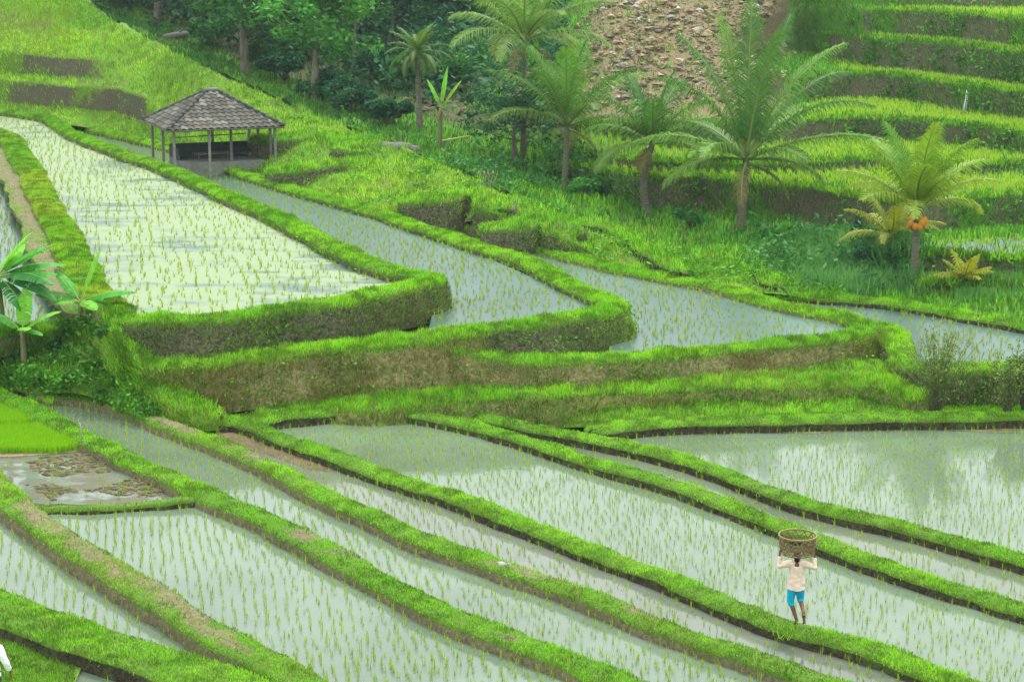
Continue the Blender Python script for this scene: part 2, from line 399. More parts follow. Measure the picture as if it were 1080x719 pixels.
bank('patchy grass bund with bare trodden stretches and a pale stone', B4, .64, .36, .4, .28, soiltop=.5, seed=4, mat='drybund', dry=.12)
bank('long grass bund right of the seedbed', B5, .66, .4, .42, .4, soiltop=.22, seed=5, mat='drybund')
bank('brown trodden bund between the two lower left paddies', B6, .68, .44, .35, .42, soiltop=.8, seed=6, mat='drybund', dry=.2)
bank('broad grass bank above the dark earth step at the bottom left', B7, .6, .75, .26, .35, seed=7, dark=.3, br=.15)
bank('straight grass bank behind the wide right-hand paddy', BB, .2, .55, -.1, 0.05, seed=8, br=.1)
bank('low grassy bank closing the upper end of the middle paddy', BX, .52, .5, 0.1, .1, seed=9, amp=1.4)
bank('thin dark mud bund between the muddy paddy and the lower paddy', X56, .56, .22, .42, .42, soiltop=.6, seed=10, dens=130, amp=1.6)
WPALE = (.095, .125, .092)
w1 = mat_water('paddy_water_right', WPALE, mud=.18, mcol=(.16, .16, .09))
w2 = mat_water('paddy_water_streaked', (.095, .113, .08), mud=.3, mcol=(.12, .105, .06), ascl=(.35, 1.6, 1))
w3 = mat_water('paddy_water_wide', (.098, .128, .095))
w4 = mat_water('paddy_water_silted', (.1, .11, .09), mud=.34, mcol=(.12, .095, .06), ascl=(.4, 1.6, 1))
w5 = mat_water('paddy_water_narrow', (.096, .124, .093), mud=.1)
w6 = mat_water('paddy_water_muddy', (.1, .115, .1), mud=.56, mcol=(.075, .068, .035), ascl=(1.3, 2.6, 1))
w7 = mat_water('paddy_water_lower', (.098, .128, .095), algae=.12, acol=(.3, .36, .16))
v = lambda b, i, j, z: XY(b[i:j], z)
c_ = np.concatenate
water('wide pale paddy at the right reflecting two bare shrubs', c_([v(B1, 3, 10, .25), [[60, 56]], v(BB, 0, 7, .2)[::-1]]), -.1, w1, rice=.3)
water('narrow streaked paddy between two grassy bunds at right', c_([v(B2, 0, 11, .42), v(B1, 0, 10, .25)[::-1]]), 0., w2, rice=.3, keep=.75)
water('long wide paddy behind the basket carrier', c_([v(B3, 2, 14, .5), v(B2, 0, 11, .42)[::-1], v(BX, 1, 5, .52)[::-1]]), .2, w3)
water('narrow silted paddy with a reddish mud end', c_([v(B4, 3, 16, .64), v(B3, 0, 14, .5)[::-1]]), .28, w4, keep=.8)
water('narrow paddy running down from the seedbed', c_([v(B5, 0, 14, .66), v(B4, 0, 16, .64)[::-1]]), .4, w5)
water('muddy half drained paddy below the seedbed', c_([v(B6, 0, 3, .68), v(X56, 0, 4, .56), v(B5, 0, 6, .66)[::-1]]), .42, w6, rice=.5, keep=.3)
water('large lower left paddy with young rice rows', c_([v(B6, 2, 9, .68), v(B5, 5, 14, .66)[::-1], v(X56, 0, 4, .56)[::-1]]), .42, w7)
water('lower left corner paddy beside the brown bund', c_([v(B7, 0, 6, .6), v(B6, 0, 9, .68)[::-1]]), .35, w5)
water('small pool at the bottom left corner', XY([(60,690),(90,680),(178,700),(330,745),(330,900),(40,900),(50,740)], .24), .24, w5, rice=.45, keep=.5)
def sheet(name, label, cat_, pts, z, mat, kind='structure', n=4):
    p = cat(np.concatenate([at(np.array(pts)[:, 0], np.array(pts)[:, 1], z), at(*pts[0], z)[None]]), .35)[:-1]
    p = p + np.stack([noise(p, .9, 31), noise(p, .9, 32), 0 * p[:, 0]], 1) * .18; p[:, 2] = z
    o = mesh(name, p, [list(range(len(p)))], mat, None, False)
    if o.data.polygons[0].normal.z < 0: o.data.flip_normals()
    return tag(o, label, cat_, None, kind)
mudmat = mat_simple('reddish_mud', (.085, .056, .03), .4, 5, .85, .3, .4, .02)
sheet('mud', 'reddish bare mud at the upper end of the narrow paddy', 'mud', [(203,449),(240,452),(285,463),(330,478),(372,494),(345,496),(300,484),(262,472),(235,462)], .288, mudmat)
sheet('mud', 'strip of reddish mud at the back edge of the middle paddy', 'mud', [(296,446),(330,440),(372,438),(350,443),(310,447)], .208, mudmat)
sheet('mud', 'olive brown mud along the foot of the straight bank', 'mud', [(690,452),(800,450),(1000,447),(1120,446),(1120,450),(960,453),(800,456)], -.092, mat_simple('olive_mud', (.12, .11, .06), .3, 4, .4, .3, .4, .02))
sheet('grass_plot', 'flat mown grass plot at the bottom left corner', 'grass', [(-120,640),(0,664),(45,672),(80,688),(78,722),(60,800),(-160,800)], 0.3, M['hill'])
gp = XY([(-120,640),(0,664),(45,672),(80,688),(78,722),(60,800),(-160,800)], 0.3)
q = rng.uniform(gp.min(0), gp.max(0), (60000, 2)); q = q[inside(q, gp)]; q = c_([q, np.full((len(q), 1), 0.3)], 1); q = q[inview(q)]
blades('turf', q, .09 * rng.uniform(.5, 1.4, len(q)), .016, gcol(q, .2, .4, s=4) * .8, .5)
# seedbed
mud2 = mat_simple('seedbed_mud', (.17, .12, .075), .3, 5, .6, .3, .4, .02)
for lab, ring in (('bright dense rice seedbed patch nearer the stake', [(-90,453),(0,453),(50,451),(70,458),(92,473),(60,478),(-90,478)]),
                  ('bright dense rice seedbed patch farther back', [(-90,432),(-10,428),(18,434),(46,447),(20,450),(-90,451)])):
    s_ = sheet('seedbed_mud', 'wet mud under the ' + lab, 'mud', ring, .43, mud2)
    rg = XY(ring, .43); q = rng.uniform(rg.min(0), rg.max(0), (26000, 2)); q = q[inside(q, rg)]; q = c_([q, np.full((len(q), 1), .42)], 1); q = q[inview(q)]
    a = rng.random((len(q), 1)); V0 = len(q)
    gname = 'seed_' + lab[-4:]
    blades(gname, q, .3 * rng.uniform(.75, 1.15, V0), .025, np.array([.13, .36, .005]) * (1 - a) + np.array([.24, .46, .008]) * a, .12)
# ================================================================== upper terraces
L1 = [(290,433),(330,428),(400,423),(450,418),(520,414),(600,411),(720,405),(830,402),(905,400),(945,405),(965,418)]
CF = [(480,366),(510,371),(545,379),(593,379),(655,376),(720,370),(780,366),(820,363),(870,357),(903,349),(909,342)]
CBk = [(440,232),(500,241),(575,263),(675,288),(770,306),(834,325),(880,335),(906,345)]
BF = [(172,383),(200,381),(300,370),(400,360),(450,354),(500,346),(560,341),(605,333),(635,326),(644,320)]
BR = [(646,323),(625,314),(587,292),(550,273),(520,264),(475,250),(400,225),(325,204),(250,181),(200,161),(150,148),(100,136),(60,126)]
AF = [(140,337),(155,336),(230,334),(300,325),(330,321),(400,307),(435,300),(452,296)]
AR = [(456,298),(432,290),(400,280),(350,258),(300,232),(250,210),(162,172),(125,160),(75,140),(38,122),(0,117),(-120,108)]
AL = [(122,326),(104,312),(84,283),(72,257),(56,227),(39,193),(24,168),(4,142),(-36,128)]
DF = [(935,345),(950,366),(968,387),(1010,388),(1080,386),(1300,380)]
DB = [(800,309),(850,312),(929,318),(992,327),(1080,343),(1250,370)]
def stubc(p):
    a = rng.random((len(p), 1)); g = np.array([.15, .2, .025]) * (1 - a) + np.array([.42, .34, .15]) * a
    k = noise(p, .8, 77) + rng.normal(0, .35, len(p)) + .3 * sm(-9, 4, p[:, 0]) > .33; g[k] = gcol(p[k], .2, .3)
    return g * rng.uniform(.5, 1.2, (len(p), 1))
def mossc(p): return gcol(p, .15, .5, base=np.array([.06, .15, .02])) * rng.uniform(.6, 1.2, (len(p), 1))
bank('low grass ledge with a bushy face behind the straight bank', L1, [.45,.55,.72,.8,.8,.8,.8,.8,.8,.75,.5], .75, [.3,.3,.25,.2,.1,-.0,-.0,-.0,-.0,-.0,-.0], .75, br=.5, bl=.1, seed=20, face=.75, facecol=lambda p: gcol(p, .3, .45), h=.2, dry=.12, amp=1.6, mat='stub')
CC = CF[:-2] + [(897,352),(911,346),(903,339),(880,333)] + CBk[5::-1]
nC = len(CF) - 2
bank('long curved grass bund around the third terrace paddy', CC, [2.05,1.85,1.65] + [1.62]*(nC-3) + [1.62]*4 + [1.62,1.64,1.65,1.66,1.7,1.75], .5, [.75]*nC + [.8,.9,1.0,1.05,1.2,1.35,1.4,1.45,1.5,1.5], 1.5, br=.35, bl=.15, seed=21, face=.9, facecol=stubc, h=.14, mat='stub', amp=1.2)
bank('tall brown stubble terrace wall with a bright grass ledge', BF[:6], [1.95,1.98,2.1,2.28,2.4,2.52], .65, [.7,.7,.7,.7,.75,1.2], [1.9,1.95,2.05,2.2,2.25,2.3], br=.35, seed=23, face=1.0, facecol=stubc, h=.19, mat='stub', amp=1.2)
BB2 = [(500,346),(560,341),(605,334),(632,328.5),(648,323),(642,317),(625,311)] + BR[2:]
bank('curved grass bund around the second terrace paddy on its grey wall', BB2, [2.55]*12 + [2.55,2.55,2.57,2.6,2.65,2.8], .5, [1.5]*11 + [1.9,2.3,2.4,2.45,2.5,2.5,2.6], 2.35, br=.3, bl=.15, seed=24, face=.35, facecol=mossc, h=.14, mat='wall')
AA = AF[:-1] + [(449,297.5),(459,294.5),(450,290.5),(432,288)] + AR[2:]
bank('grass bund around the algae covered paddy on its dark wall', AA, [3.18,3.2,3.2,3.24,3.27,3.32,3.36] + [3.37]*4 + [3.36]+[3.35]*8+[3.4], .48, [1.9,1.9,1.95,2.05,2.1,2.2,2.25,2.3,2.3,2.3,2.3,2.3,2.3,2.3,2.35,2.4,2.4,2.45,2.6,3,3.2][:len(AA)], 3.06, br=.22, bl=.15, seed=26, face=.4, facecol=mossc, h=.13, mat='wall')
bank('broad yellow green verge on the left side of the algae covered paddy', AL, 3.26, .66, 2.7, 3.06, seed=28, h=.12, dark=.05, yel=np.array([.2, .3, .015]), mat='drybund')
AP = [(92,326),(80,316),(61,288),(48,262),(34,225),(16,188),(-4,160),(-44,140)]
bank('bare brown earth path beside the verge at the left', AP, 3.05, .7, 2.3, 3.0, seed=29, soiltop=1.2, dens=160, mat='drybund', crown=.03)
bank('grass bund on the dark wall of the lowest terrace paddy at right', DF, [1.5,1.3,1.2,1.2,1.2,1.2], .45, [1.0,.5,-.0,-.05,-.05,-.05], 1.05, br=.3, seed=30, face=.3, facecol=mossc, h=.16, mat='wall')
bank('low grass bund behind the lowest terrace paddy at right', DB, 1.25, .5, 1.05, 1.1, seed=31, h=.16, soiltop=.35)
WB = (.045, .085, .08)
wA = mat_water('paddy_water_algae', (.055, .088, .086), algae=.735, acol=(.165, .21, .115), ascl=(.5, 1.2, 1), rip=.15, rough=.28, spec=.5)
wB = mat_water('paddy_water_blue', WB, algae=.12, acol=(.1, .16, .05), rip=.15, rough=.3, spec=.5)
water('large paddy whitened by floating algae', c_([v(AL, 0, 9, 3.26), v(AR, 1, 12, 3.35)[::-1], v(AF, 1, 8, 3.25)[::-1]]), 3.06, wA, rice=.5, rh=.28, rcol=1)
water('second terrace paddy with blue grey water', c_([v(AR, 0, 10, 3.36)[:, :], v(BR, 0, 12, 2.55)[::-1], XY(BF[4:], 2.5)[::-1]]), 2.35, wB, rice=.38, rh=.26, rcol=1)
water('third terrace paddy with blue grey water', c_([XY(CBk, 1.65), XY(CF[2:], 1.62)[::-1], [at(640, 380, 1.5)[:2]], XY(BR[:6], 2.3)]), 1.5, wB, rice=.38, rh=.26, rcol=1)
water('lowest terrace paddy at the right edge', c_([XY(DB, 1.25), XY(DF, 1.2)[::-1], XY(CBk[5:], 1.62)[::-1]]), 1.05, wB, rice=.38, rh=.26, rcol=1)
water('small paddy behind the banana plants at the left edge', XY([(-200,190),(0,190),(20,205),(38,240),(52,275),(66,300),(90,338),(60,348),(0,350),(-200,365)], 2.4), 2.4, wB, rice=.38, rh=.26, rcol=1)
bank('grass rim in front of the small left-hand paddy', [(-200,352),(-60,350),(0,348),(60,342),(92,334)], 2.5, .4, 1.9, 2.38, br=.3, seed=33, face=.8, facecol=lambda p: gcol(p, .1, .6), h=.2, mat='hill')
bank('bright grassy ridge running down beside the brown stubble wall', [(122,332),(136,350),(150,376),(168,402),(195,424),(222,437)], [3.2,2.85,2.15,1.5,1.02,.75], .4, [2.4,2.0,1.4,.85,.62,.5], [2.3,2.0,1.4,.9,.7,.5], br=.45, bl=.5, seed=35, face=1., facecol=lambda p: gcol(p, .12, .3), h=.2, bw=.028, mat='hill', amp=2.2, dens=360, fsoil=.25, ivy=2.)
# ================================================================== hill, valley and bank terrain as lofted land
def land(name, label, rows, xs, sub, mat, soilf=None, amp=.12, namp=None, dens=0, wf=None, h=.25, bw=.04, group='turf', colf=None, mono=True, stuff=None, seed=0, tanf=None):
    Ys, Zs = [], []
    for row in rows:
        px = [r_[0] for r_ in row]; YY = []; ZZ = []
        for r_ in row:
            if len(r_) == 3 and r_[1] is not None: p = at(r_[0], r_[1], r_[2]); YY.append(p[1]); ZZ.append(r_[2])
            else: YY.append(r_[2]); ZZ.append(r_[3])
        Y_, Z_ = np.interp(xs, px, YY), np.interp(xs, px, ZZ)
        for _ in range(2):
            Y_[1:-1] = (Y_[:-2] + 2 * Y_[1:-1] + Y_[2:]) / 4; Z_[1:-1] = (Z_[:-2] + 2 * Z_[1:-1] + Z_[2:]) / 4
        if mono and Ys: Y_ = np.maximum(Y_, Ys[-1] + .12)
        Ys.append(Y_); Zs.append(Z_)
    L = []; rid = []
    for i in range(len(rows) - 1):
        k = sub[i]
        for t in np.linspace(0, 1, k, endpoint=False):
            L.append(atY(xs, Ys[i] * (1 - t) + Ys[i + 1] * t, Zs[i] * (1 - t) + Zs[i + 1] * t)); rid.append(i + t)
    L.append(atY(xs, Ys[-1], Zs[-1])); rid.append(len(rows) - 1)
    V = np.stack(L); n, m = V.shape[:2]; V = V.reshape(-1, 3); rid = np.repeat(rid, m); px = np.tile(xs, n)
    a = amp if namp is None else namp(rid, px)
    V[:, 2] += a * (fbm(V, .45, seed + 50) + .5 * noise(V, 1.5, seed + 53)); V[:, 0] += a * .6 * noise(V, .8, seed + 51); V[:, 1] += a * .6 * noise(V, .8, seed + 52)
    i = (np.arange(n - 1)[:, None] * m + np.arange(m - 1)[None]).ravel(); Q = np.stack([i, i + 1, i + m + 1, i + m], 1)
    soil = soilf(V, rid, px) if soilf else np.zeros(len(V))
    o = mesh(name, V, Q, M[mat], None, True, {'soil': soil, 'tan': tanf(V, rid, px) if tanf else soil * 0}); tag(o, label, 'terrain', None, 'structure')
    T = tri_of(Q)
    if dens:
        p, nn = scatter(V, T, wf(V, rid, px) if wf else 1 - np.clip(soil, 0, 1), dens)
        hh = h * rng.uniform(.5, 1.5, len(p)) * (1 + .5 * noise(p, .6, seed + 60))
        blades(group, p, hh, bw * rng.uniform(.7, 1.3, len(p)), colf(p) if colf else gcol(p, .06, .2, f=.3, s=seed), .4, nn, .6)
    return V.reshape(n, m, 3), rid, px
D4 = lambda px, Y, z: (px, None, Y, z)
h0 = [(-160,105,3.5),(0,117,3.3),(60,130,3.15),(100,136,2.65),(150,146,2.5),(200,159,2.5),(250,178,2.4),(325,202,2.35),(400,223,2.3),(440,234,2.2),(480,238,1.7),(520,246,1.55),(600,268,1.5),(700,290,1.5),(800,308,1.4),(880,318,1.2)]
h1 = [D4(-160,146,3.9),D4(0,133.5,3.8),D4(60,128,3.8),D4(120,127.5,3.6),D4(155,122.5,3.3),D4(200,115,3.1),D4(250,109,2.95),D4(290,103,2.75),D4(330,99,2.75),D4(400,92.5,2.6),D4(480,91,2.0),D4(600,83.2,1.72),D4(700,78.5,1.6),D4(880,72.9,1.25)]
h2 = [D4(-160,146.8,5.4),D4(0,134.2,5.4),D4(60,128.7,5.4),D4(120,128.2,5.3),D4(155,123.4,5.0),D4(175,121.5,4.2),D4(200,118,4.0),D4(250,112.5,3.8),D4(290,107,3.4),D4(330,103,3.4),D4(400,96,3.0),D4(480,93,2.4),D4(600,84.5,1.85),D4(700,80,1.66),D4(880,73.3,1.28)]
h3 = [D4(-160,149,5.6),D4(0,136.5,5.6),D4(60,131,5.6),D4(105,130.3,5.6),D4(150,127,5.6),D4(200,121.5,5.0),D4(250,115,4.6),D4(290,110.5,4.2),D4(330,106.5,3.9),D4(400,99,3.4),D4(480,95,2.7),D4(600,85.6,1.92),D4(700,81,1.68),D4(880,73.6,1.28)]
h4 = [D4(-160,149.8,7.2),D4(0,137.2,7.2),D4(60,131.8,7.1),D4(100,131.2,7.0),D4(125,132.5,6.9),D4(150,131.5,6.7),D4(200,125,6.1),D4(250,117,5.2),D4(290,113,4.8),D4(330,109,4.4),D4(400,102,3.75),D4(480,97,3.0),D4(600,86.8,1.98),D4(700,82,1.6),D4(880,73.9,1.28)]
h5 = [D4(-160,165,11),D4(0,155,10.5),D4(60,152,10.4),(90,0,10.2),(120,24,9.0),(180,54,7.5),(240,83,6.3),(330,122,4.7),(400,147,4.0),(450,166,3.5),(520,198,2.7),(600,236,2.0),(680,265,1.55),(760,286,1.35),(880,315,1.25)]
xs = np.arange(-160, 881, 4.)
def hsoil(V, rid, px):
    s_ = np.zeros(len(V))
    s_ = np.maximum(s_, ((rid > 1.05) & (rid < 1.9) & (px < 158 + 10 * noise(V, .6, 4))) * np.clip(.66 + 1.1 * fbm(V, .4, 3), .1, 1.1))
    s_ = np.maximum(s_, ((rid > 3.05) & (rid < 3.9) & (px < 104 + 8 * noise(V, .6, 5))) * np.clip(.68 + 1.1 * fbm(V, .4, 6), .1, 1.1))
    s_ = np.maximum(s_, sm(4.05, 4.3, rid) * (1 - sm(4.5, 4.95, rid)) * (1 - sm(40, 90, px + 25 * noise(V, .4, 8))) * (.5 + .4 * noise(V, .5, 7)))
    s_ = np.maximum(s_, ((rid > 2.2) & (rid < 3) & (px > 80) & (px < 140)) * (.5 + .4 * noise(V, .6, 9)))
    s_ = np.maximum(s_, .62 * sm(.25, .6, fbm(V, .22, 8)) * (px > 290))
    return s_
HV, HR, HP = land('hillside', 'grassy hill slope rising behind the pavilion', [h0, h1, h2, h3, h4, h5], xs, [6, 8, 6, 8, 12], 'hill', hsoil,
    namp=lambda r, p: .07 + .22 * (r > .3) * (p > 280) * (p < 620), dens=62, h=.26, bw=.045, wf=lambda V, r, p: (1 - np.clip(hsoil(V, r, p), 0, .9)),
    colf=lambda p: gcol(p, .08, .1, f=.22, s=14, yel=np.array([.21, .4, .014]), base=np.array([.1, .29, .01])), seed=3)
# rice rows on the old fields of the hill
def ricerows(group, mask, V, rid, px, T, dens, h, sx=.42, bw=.05, a=(.1, .2, .015), b=(.24, .34, .03)):
    p, nn = scatter(V, T, mask.astype(float), dens)
    if not len(p): return
    p[:, 0] = np.round(p[:, 0] / sx) * sx + rng.normal(0, .05, len(p))
    t = rng.random((len(p), 1)); blades(group, p, h * rng.uniform(.6, 1.25, len(p)), bw, np.array(a) * (1 - t) + np.array(b) * t, .12)
def grid_T(V):
    n, m = V.shape[:2]; i = (np.arange(n - 1)[:, None] * m + np.arange(m - 1)[None]).ravel()
    return tri_of(np.stack([i, i + 1, i + m + 1, i + m], 1))
Vf = HV.reshape(-1, 3); HT = grid_T(HV)
ricerows('far_rice', (HR > 4.05) & (HR < 4.95) & (HP < 80), Vf, HR, HP, HT, 25, .4)
ricerows('far_rice', (HR > 1.6) & (HR < 4.) & (HP > 160) & (HP < 235), Vf, HR, HP, HT, 30, .5, .8)
# little earth steps on the slope
for lab, pts, z, w, dz, sd in (
    ('bare brown earth step above the pavilion slope', [(312,143),(326,141),(344,139),(362,143),(368,156)], [4.2,4.25,4.3,4.25,4.0], .9, 1.5, 1),
    ('long green earth step right of the pavilion', [(318,177),(332,174),(365,172),(400,171),(428,173),(436,185)], [3.35,3.38,3.4,3.4,3.35,3.1], .9, 1.2, 2),
    ('dark mossy earth step on the middle of the slope', [(465,207),(485,203),(505,203),(516,208),(518,220)], [3.2,3.25,3.25,3.2,2.9], .9, 1.4, 3),
    ('rounded dark earth step low on the slope', [(545,236),(560,231),(582,232),(598,241),(605,252)], [2.7,2.75,2.75,2.6,2.2], .8, 1.0, 4),
    ):
    z = np.broadcast_to(np.asarray(z, float), (len(pts),)); (xa, ya), (xb, yb) = pts[0], pts[-1]
    pts = [(xa - 9, ya - 1)] + pts + [(xb + 3, yb + 7)]; z = np.concatenate([[z[0] - 1.3], z, [z[-1] - 1.3]])
    bank(lab, pts, z, w, np.asarray(z) - dz, np.asarray(z) - .15, br=.2, bl=1.5, seed=60 + sd, face=.22, facecol=lambda p: gcol(p, .2, .5), h=.24, bw=.04, dens=150, mat='wall', amp=1.8, name='earth_step')
for lab, pts, z in (('curved low bund between two dry fields on the slope', [(600,232),(640,240),(665,252),(690,270),(715,284)], 1.95), ('low bund around a small field at the foot of the slope', [(690,262),(730,268),(765,278),(800,290),(815,300)], 1.6)):
    bank(lab, pts, z, .4, z - .22, z - .3, seed=70, h=.24, bw=.04, dens=110, amp=1.8)
# ---- valley with the far terraces
def K(px_left, right): return px_left + right
def foot(row, zprev, x0):     # wall foot under a terrace lip
    out = []
    for r_ in row:
        if r_[1] is None: px, Y, z = r_[0], r_[2], r_[3]
        else: p = at(*r_); px, Y, z = r_[0], float(p[1]), r_[2]
        f = float(sm(x0 - 60, x0, px)); zz = (z - .03) * (1 - f) + zprev * f
        out.append(D4(px, Y - .25 * (z - zz) - .02 - .08 * f, zz))
    return out
v0 = [D4(-160,166,11),D4(0,156,10.5),D4(60,153,10.3),(90,-3,10.1),(120,22,8.9),(180,52,7.4),(240,81,6.2),(330,120,4.6),(400,145,3.9),(450,164,3.4),(520,196,2.6),(600,233,1.9),(680,262,1.4),(760,284,1.25),(800,307,1.2),(850,310,1.15),(929,316,1.1),(992,325,1.1),(1080,341,1.1),(1300,372,1.1)]
v1 = [D4(-160,169,11),D4(90,153,10.2),(160,30,8.2),(255,76,6.1),(330,107,4.85),(400,130,4.05),(450,142,3.6),(520,165,2.7),(600,200,1.65),(680,232,1.1),(785,270,1.0),(870,290,1.0),(960,311,1.05),(1080,313,1.05),(1300,322,1.05)]
v2 = [D4(-160,172,11.2),D4(90,156,10.4),D4(255,131.5,6.2),D4(400,116,4.1),D4(520,107,2.6),D4(600,104,1.65),D4(680,95,1.1),D4(785,86,1.0),D4(870,83,1.05),D4(940,78,1.2),(970,302,1.5),(1080,304,1.5),(1300,312,1.5)]
v2f = foot(v2, 1.05, 960)
v3 = [D4(-160,175,11.5),D4(90,158,10.6),D4(255,132,6.3),D4(400,117,4.2),D4(520,108,2.6),D4(600,104.5,1.6),D4(680,96,1.1),D4(785,88,1.05),D4(870,86,1.2),(935,274,2.0),(965,267,2.2),(1000,267,2.2),(1080,273,2.2),(1300,282,2.2)]
v3f = foot(v3, 1.5, 935)
v4 = [D4(-160,178,11.8),D4(90,160,10.8),D4(255,132.5,6.4),D4(400,117.5,4.2),D4(520,108.6,2.6),D4(600,105,1.6),D4(680,97,1.15),D4(785,91.5,1.1),D4(870,89,1.4),(940,255,2.25),(1000,253,2.25),(1080,249,2.25),(1300,246,2.25)]
k1 = [D4(-160,186,12.6),D4(90,163,11),D4(255,134,6.6),D4(400,119,4.3),D4(500,111,3.0),(560,180,2.6),(640,187,3.0),(740,185,3.0),(800,193,3.0),(860,198,3.0),(910,207,3.0),(960,215,3.0),(1020,208,3.0),(1080,204,3.0),(1300,200,3.0)]
k2 = [D4(-160,190,13),D4(90,166,11.3),D4(255,137,6.8),D4(400,122,4.5),D4(500,114,3.3),D4(560,112,3.0),(610,160,3.5),(660,168,3.5),(720,171,3.5),(780,173,3.5),(850,171,3.5),(930,167,3.5),(1000,175,3.5),(1080,172,3.5),(1300,166,3.5)]
k3 = [D4(-160,195,13.4),D4(90,171,11.8),D4(255,142,7.3),D4(400,127,5),D4(500,119,4.2),D4(560,117,4.),(620,131,4.75),(700,132,4.75),(800,128,4.75),(900,124,4.75),(950,126,4.75),(1000,130,4.75),(1080,138,4.75),(1300,150,4.75)]
k4 = [D4(-160,201,14),D4(90,177,12.5),D4(255,148,8),D4(400,133,5.6),D4(560,123,5.2),D4(640,119,6.2),D4(760,119,6.1),(850,80,6.4),(890,77,6.4),(950,79,6.4),(1000,87,6.4),(1080,97,6.4),(1300,120,6.4)]
k5 = [D4(-160,208,14),D4(90,184,12.9),D4(255,155,9),D4(400,140,6.5),D4(560,130,6.6),D4(640,124.5,7.6),D4(760,125,7.6),(850,33,8.5),(925,40,8.5),(980,43,8.5),(1080,54,8.5),(1300,75,8.5)]
k6 = [D4(-160,216,14.3),D4(90,192,13.2),D4(255,164,10.),D4(400,149,7.8),D4(560,138,8.),D4(640,130,9.1),D4(760,130,9.5),D4(850,130.7,10.2),(935,10,10.3),(1000,13,10.3),(1080,20,10.3),(1300,38,10.3)]
k7 = [D4(-160,226,14.5),D4(90,200,13.5),D4(255,175,10.8),D4(400,160,9.),D4(560,146,9.5),D4(640,137,10.6),D4(760,136,11),D4(850,134,11.3),D4(935,132.4,11.3),D4(1000,132,11.3),D4(1080,131,11.3),D4(1300,131,11.3)]
k8 = [D4(-160,250,15),D4(90,230,14),D4(255,205,12),D4(400,185,11.5),D4(560,165,11),D4(760,150,12.),D4(1300,150,12.5)]
k9 = [D4(-160,330,15),D4(400,290,13),D4(760,270,13),D4(1300,270,13)]
rows = [v0, v1, v2f, v2, v3f, v3, v4, foot(k1, 1.35, 660), k1, foot(k2, 3.0, 660), k2, foot(k3, 3.5, 660), k3, foot(k4, 4.75, 850), k4, foot(k5, 6.4, 870), k5, foot(k6, 8.5, 920), k6, foot(k7, 10.3, 940), k7, k8, k9]
sub = [4, 3, 3, 4, 3, 4, 5, 6, 5, 4, 6, 5, 6, 6, 5, 6, 5, 6, 4, 4, 5, 5]
xv = np.arange(-160, 1301, 4.)
wallrow = {2: 955, 4: 930, 7: 600, 9: 600, 11: 610, 13: 845, 15: 870, 17: 915, 19: 930}
flat = {3: 955, 5: 940, 8: 640, 10: 610, 12: 640, 14: 880, 16: 920, 18: 930}
def vsoil(V, rid, px):
    s_ = np.zeros(len(V)); b = np.floor(rid).astype(int); f = rid - b
    for k, x0 in wallrow.items(): s_ = np.maximum(s_, ((b == k) & (f < .85) & (px > x0 + 20 * noise(V, .4, k + 3))) * np.clip(.8 + .75 * fbm(V, .3, k), 0, 1.1))
    slide = sm(590, 660, px + 25 * noise(V, .2, 2)) * (1 - sm(790, 850, px + 45 * noise(V, .25, 4))) * (rid > 12.1) * (rid < 21)
    s_ = np.maximum(s_, slide * 1.2 * sm(-.55, -.1, fbm(V, .25, 77) + .25))
    dirt = sm(400, 440, px) * (1 - sm(590, 640, px)) * sm(9.5, 11, rid) * (1 - sm(14, 16, rid)); s_ = np.maximum(s_, dirt * (.75 + .5 * noise(V, .3, 9)))
    forest = (1 - sm(390, 470, px)) * sm(6, 9, rid); s_ = np.maximum(s_, forest * .75)
    return s_
def vgrass(V, rid, px):
    w = 1 - np.clip(vsoil(V, rid, px), 0, .85); b = np.floor(rid).astype(int); f = rid - b
    for k, x0 in flat.items(): w = np.where((b == k) & (px > x0) & (f > .1), .12, w)
    for k, x0 in wallrow.items(): w = np.where((b == k) & (px > x0), np.clip(1.3 - 1.1 * vsoil(V, rid, px), .12, 1) * 1.6, w)
    return w
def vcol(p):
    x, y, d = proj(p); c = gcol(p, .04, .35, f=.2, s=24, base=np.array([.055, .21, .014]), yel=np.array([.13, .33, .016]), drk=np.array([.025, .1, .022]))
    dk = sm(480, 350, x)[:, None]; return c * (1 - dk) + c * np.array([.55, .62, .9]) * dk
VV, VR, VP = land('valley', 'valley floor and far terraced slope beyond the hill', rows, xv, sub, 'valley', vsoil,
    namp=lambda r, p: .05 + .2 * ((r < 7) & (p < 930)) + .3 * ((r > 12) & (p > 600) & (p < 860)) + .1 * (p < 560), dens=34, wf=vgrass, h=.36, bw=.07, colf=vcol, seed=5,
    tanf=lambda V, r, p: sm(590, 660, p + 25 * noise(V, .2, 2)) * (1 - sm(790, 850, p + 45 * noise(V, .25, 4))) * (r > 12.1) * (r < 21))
Vf = VV.reshape(-1, 3); VT = grid_T(VV)
for k, x0 in flat.items():
    msk = (np.floor(VR) == k) & (VP > (x0 if k not in (12,) else 855)) & (VR - np.floor(VR) > .05)
    ricerows('far_rice', msk, Vf, VR, VP, VT, 42 if k > 5 else 9, .38 if k > 5 else .3, .5, .045, a=(.17, .32, .02), b=(.34, .5, .045))
water('pale flooded paddy on the far terrace at the right edge', XY([(985,266),(1030,266),(1080,270),(1290,278),(1290,250),(1080,252),(1040,254),(1000,257)], 2.24), 2.25, wB, rice=.4, rh=.22, rcol=1)
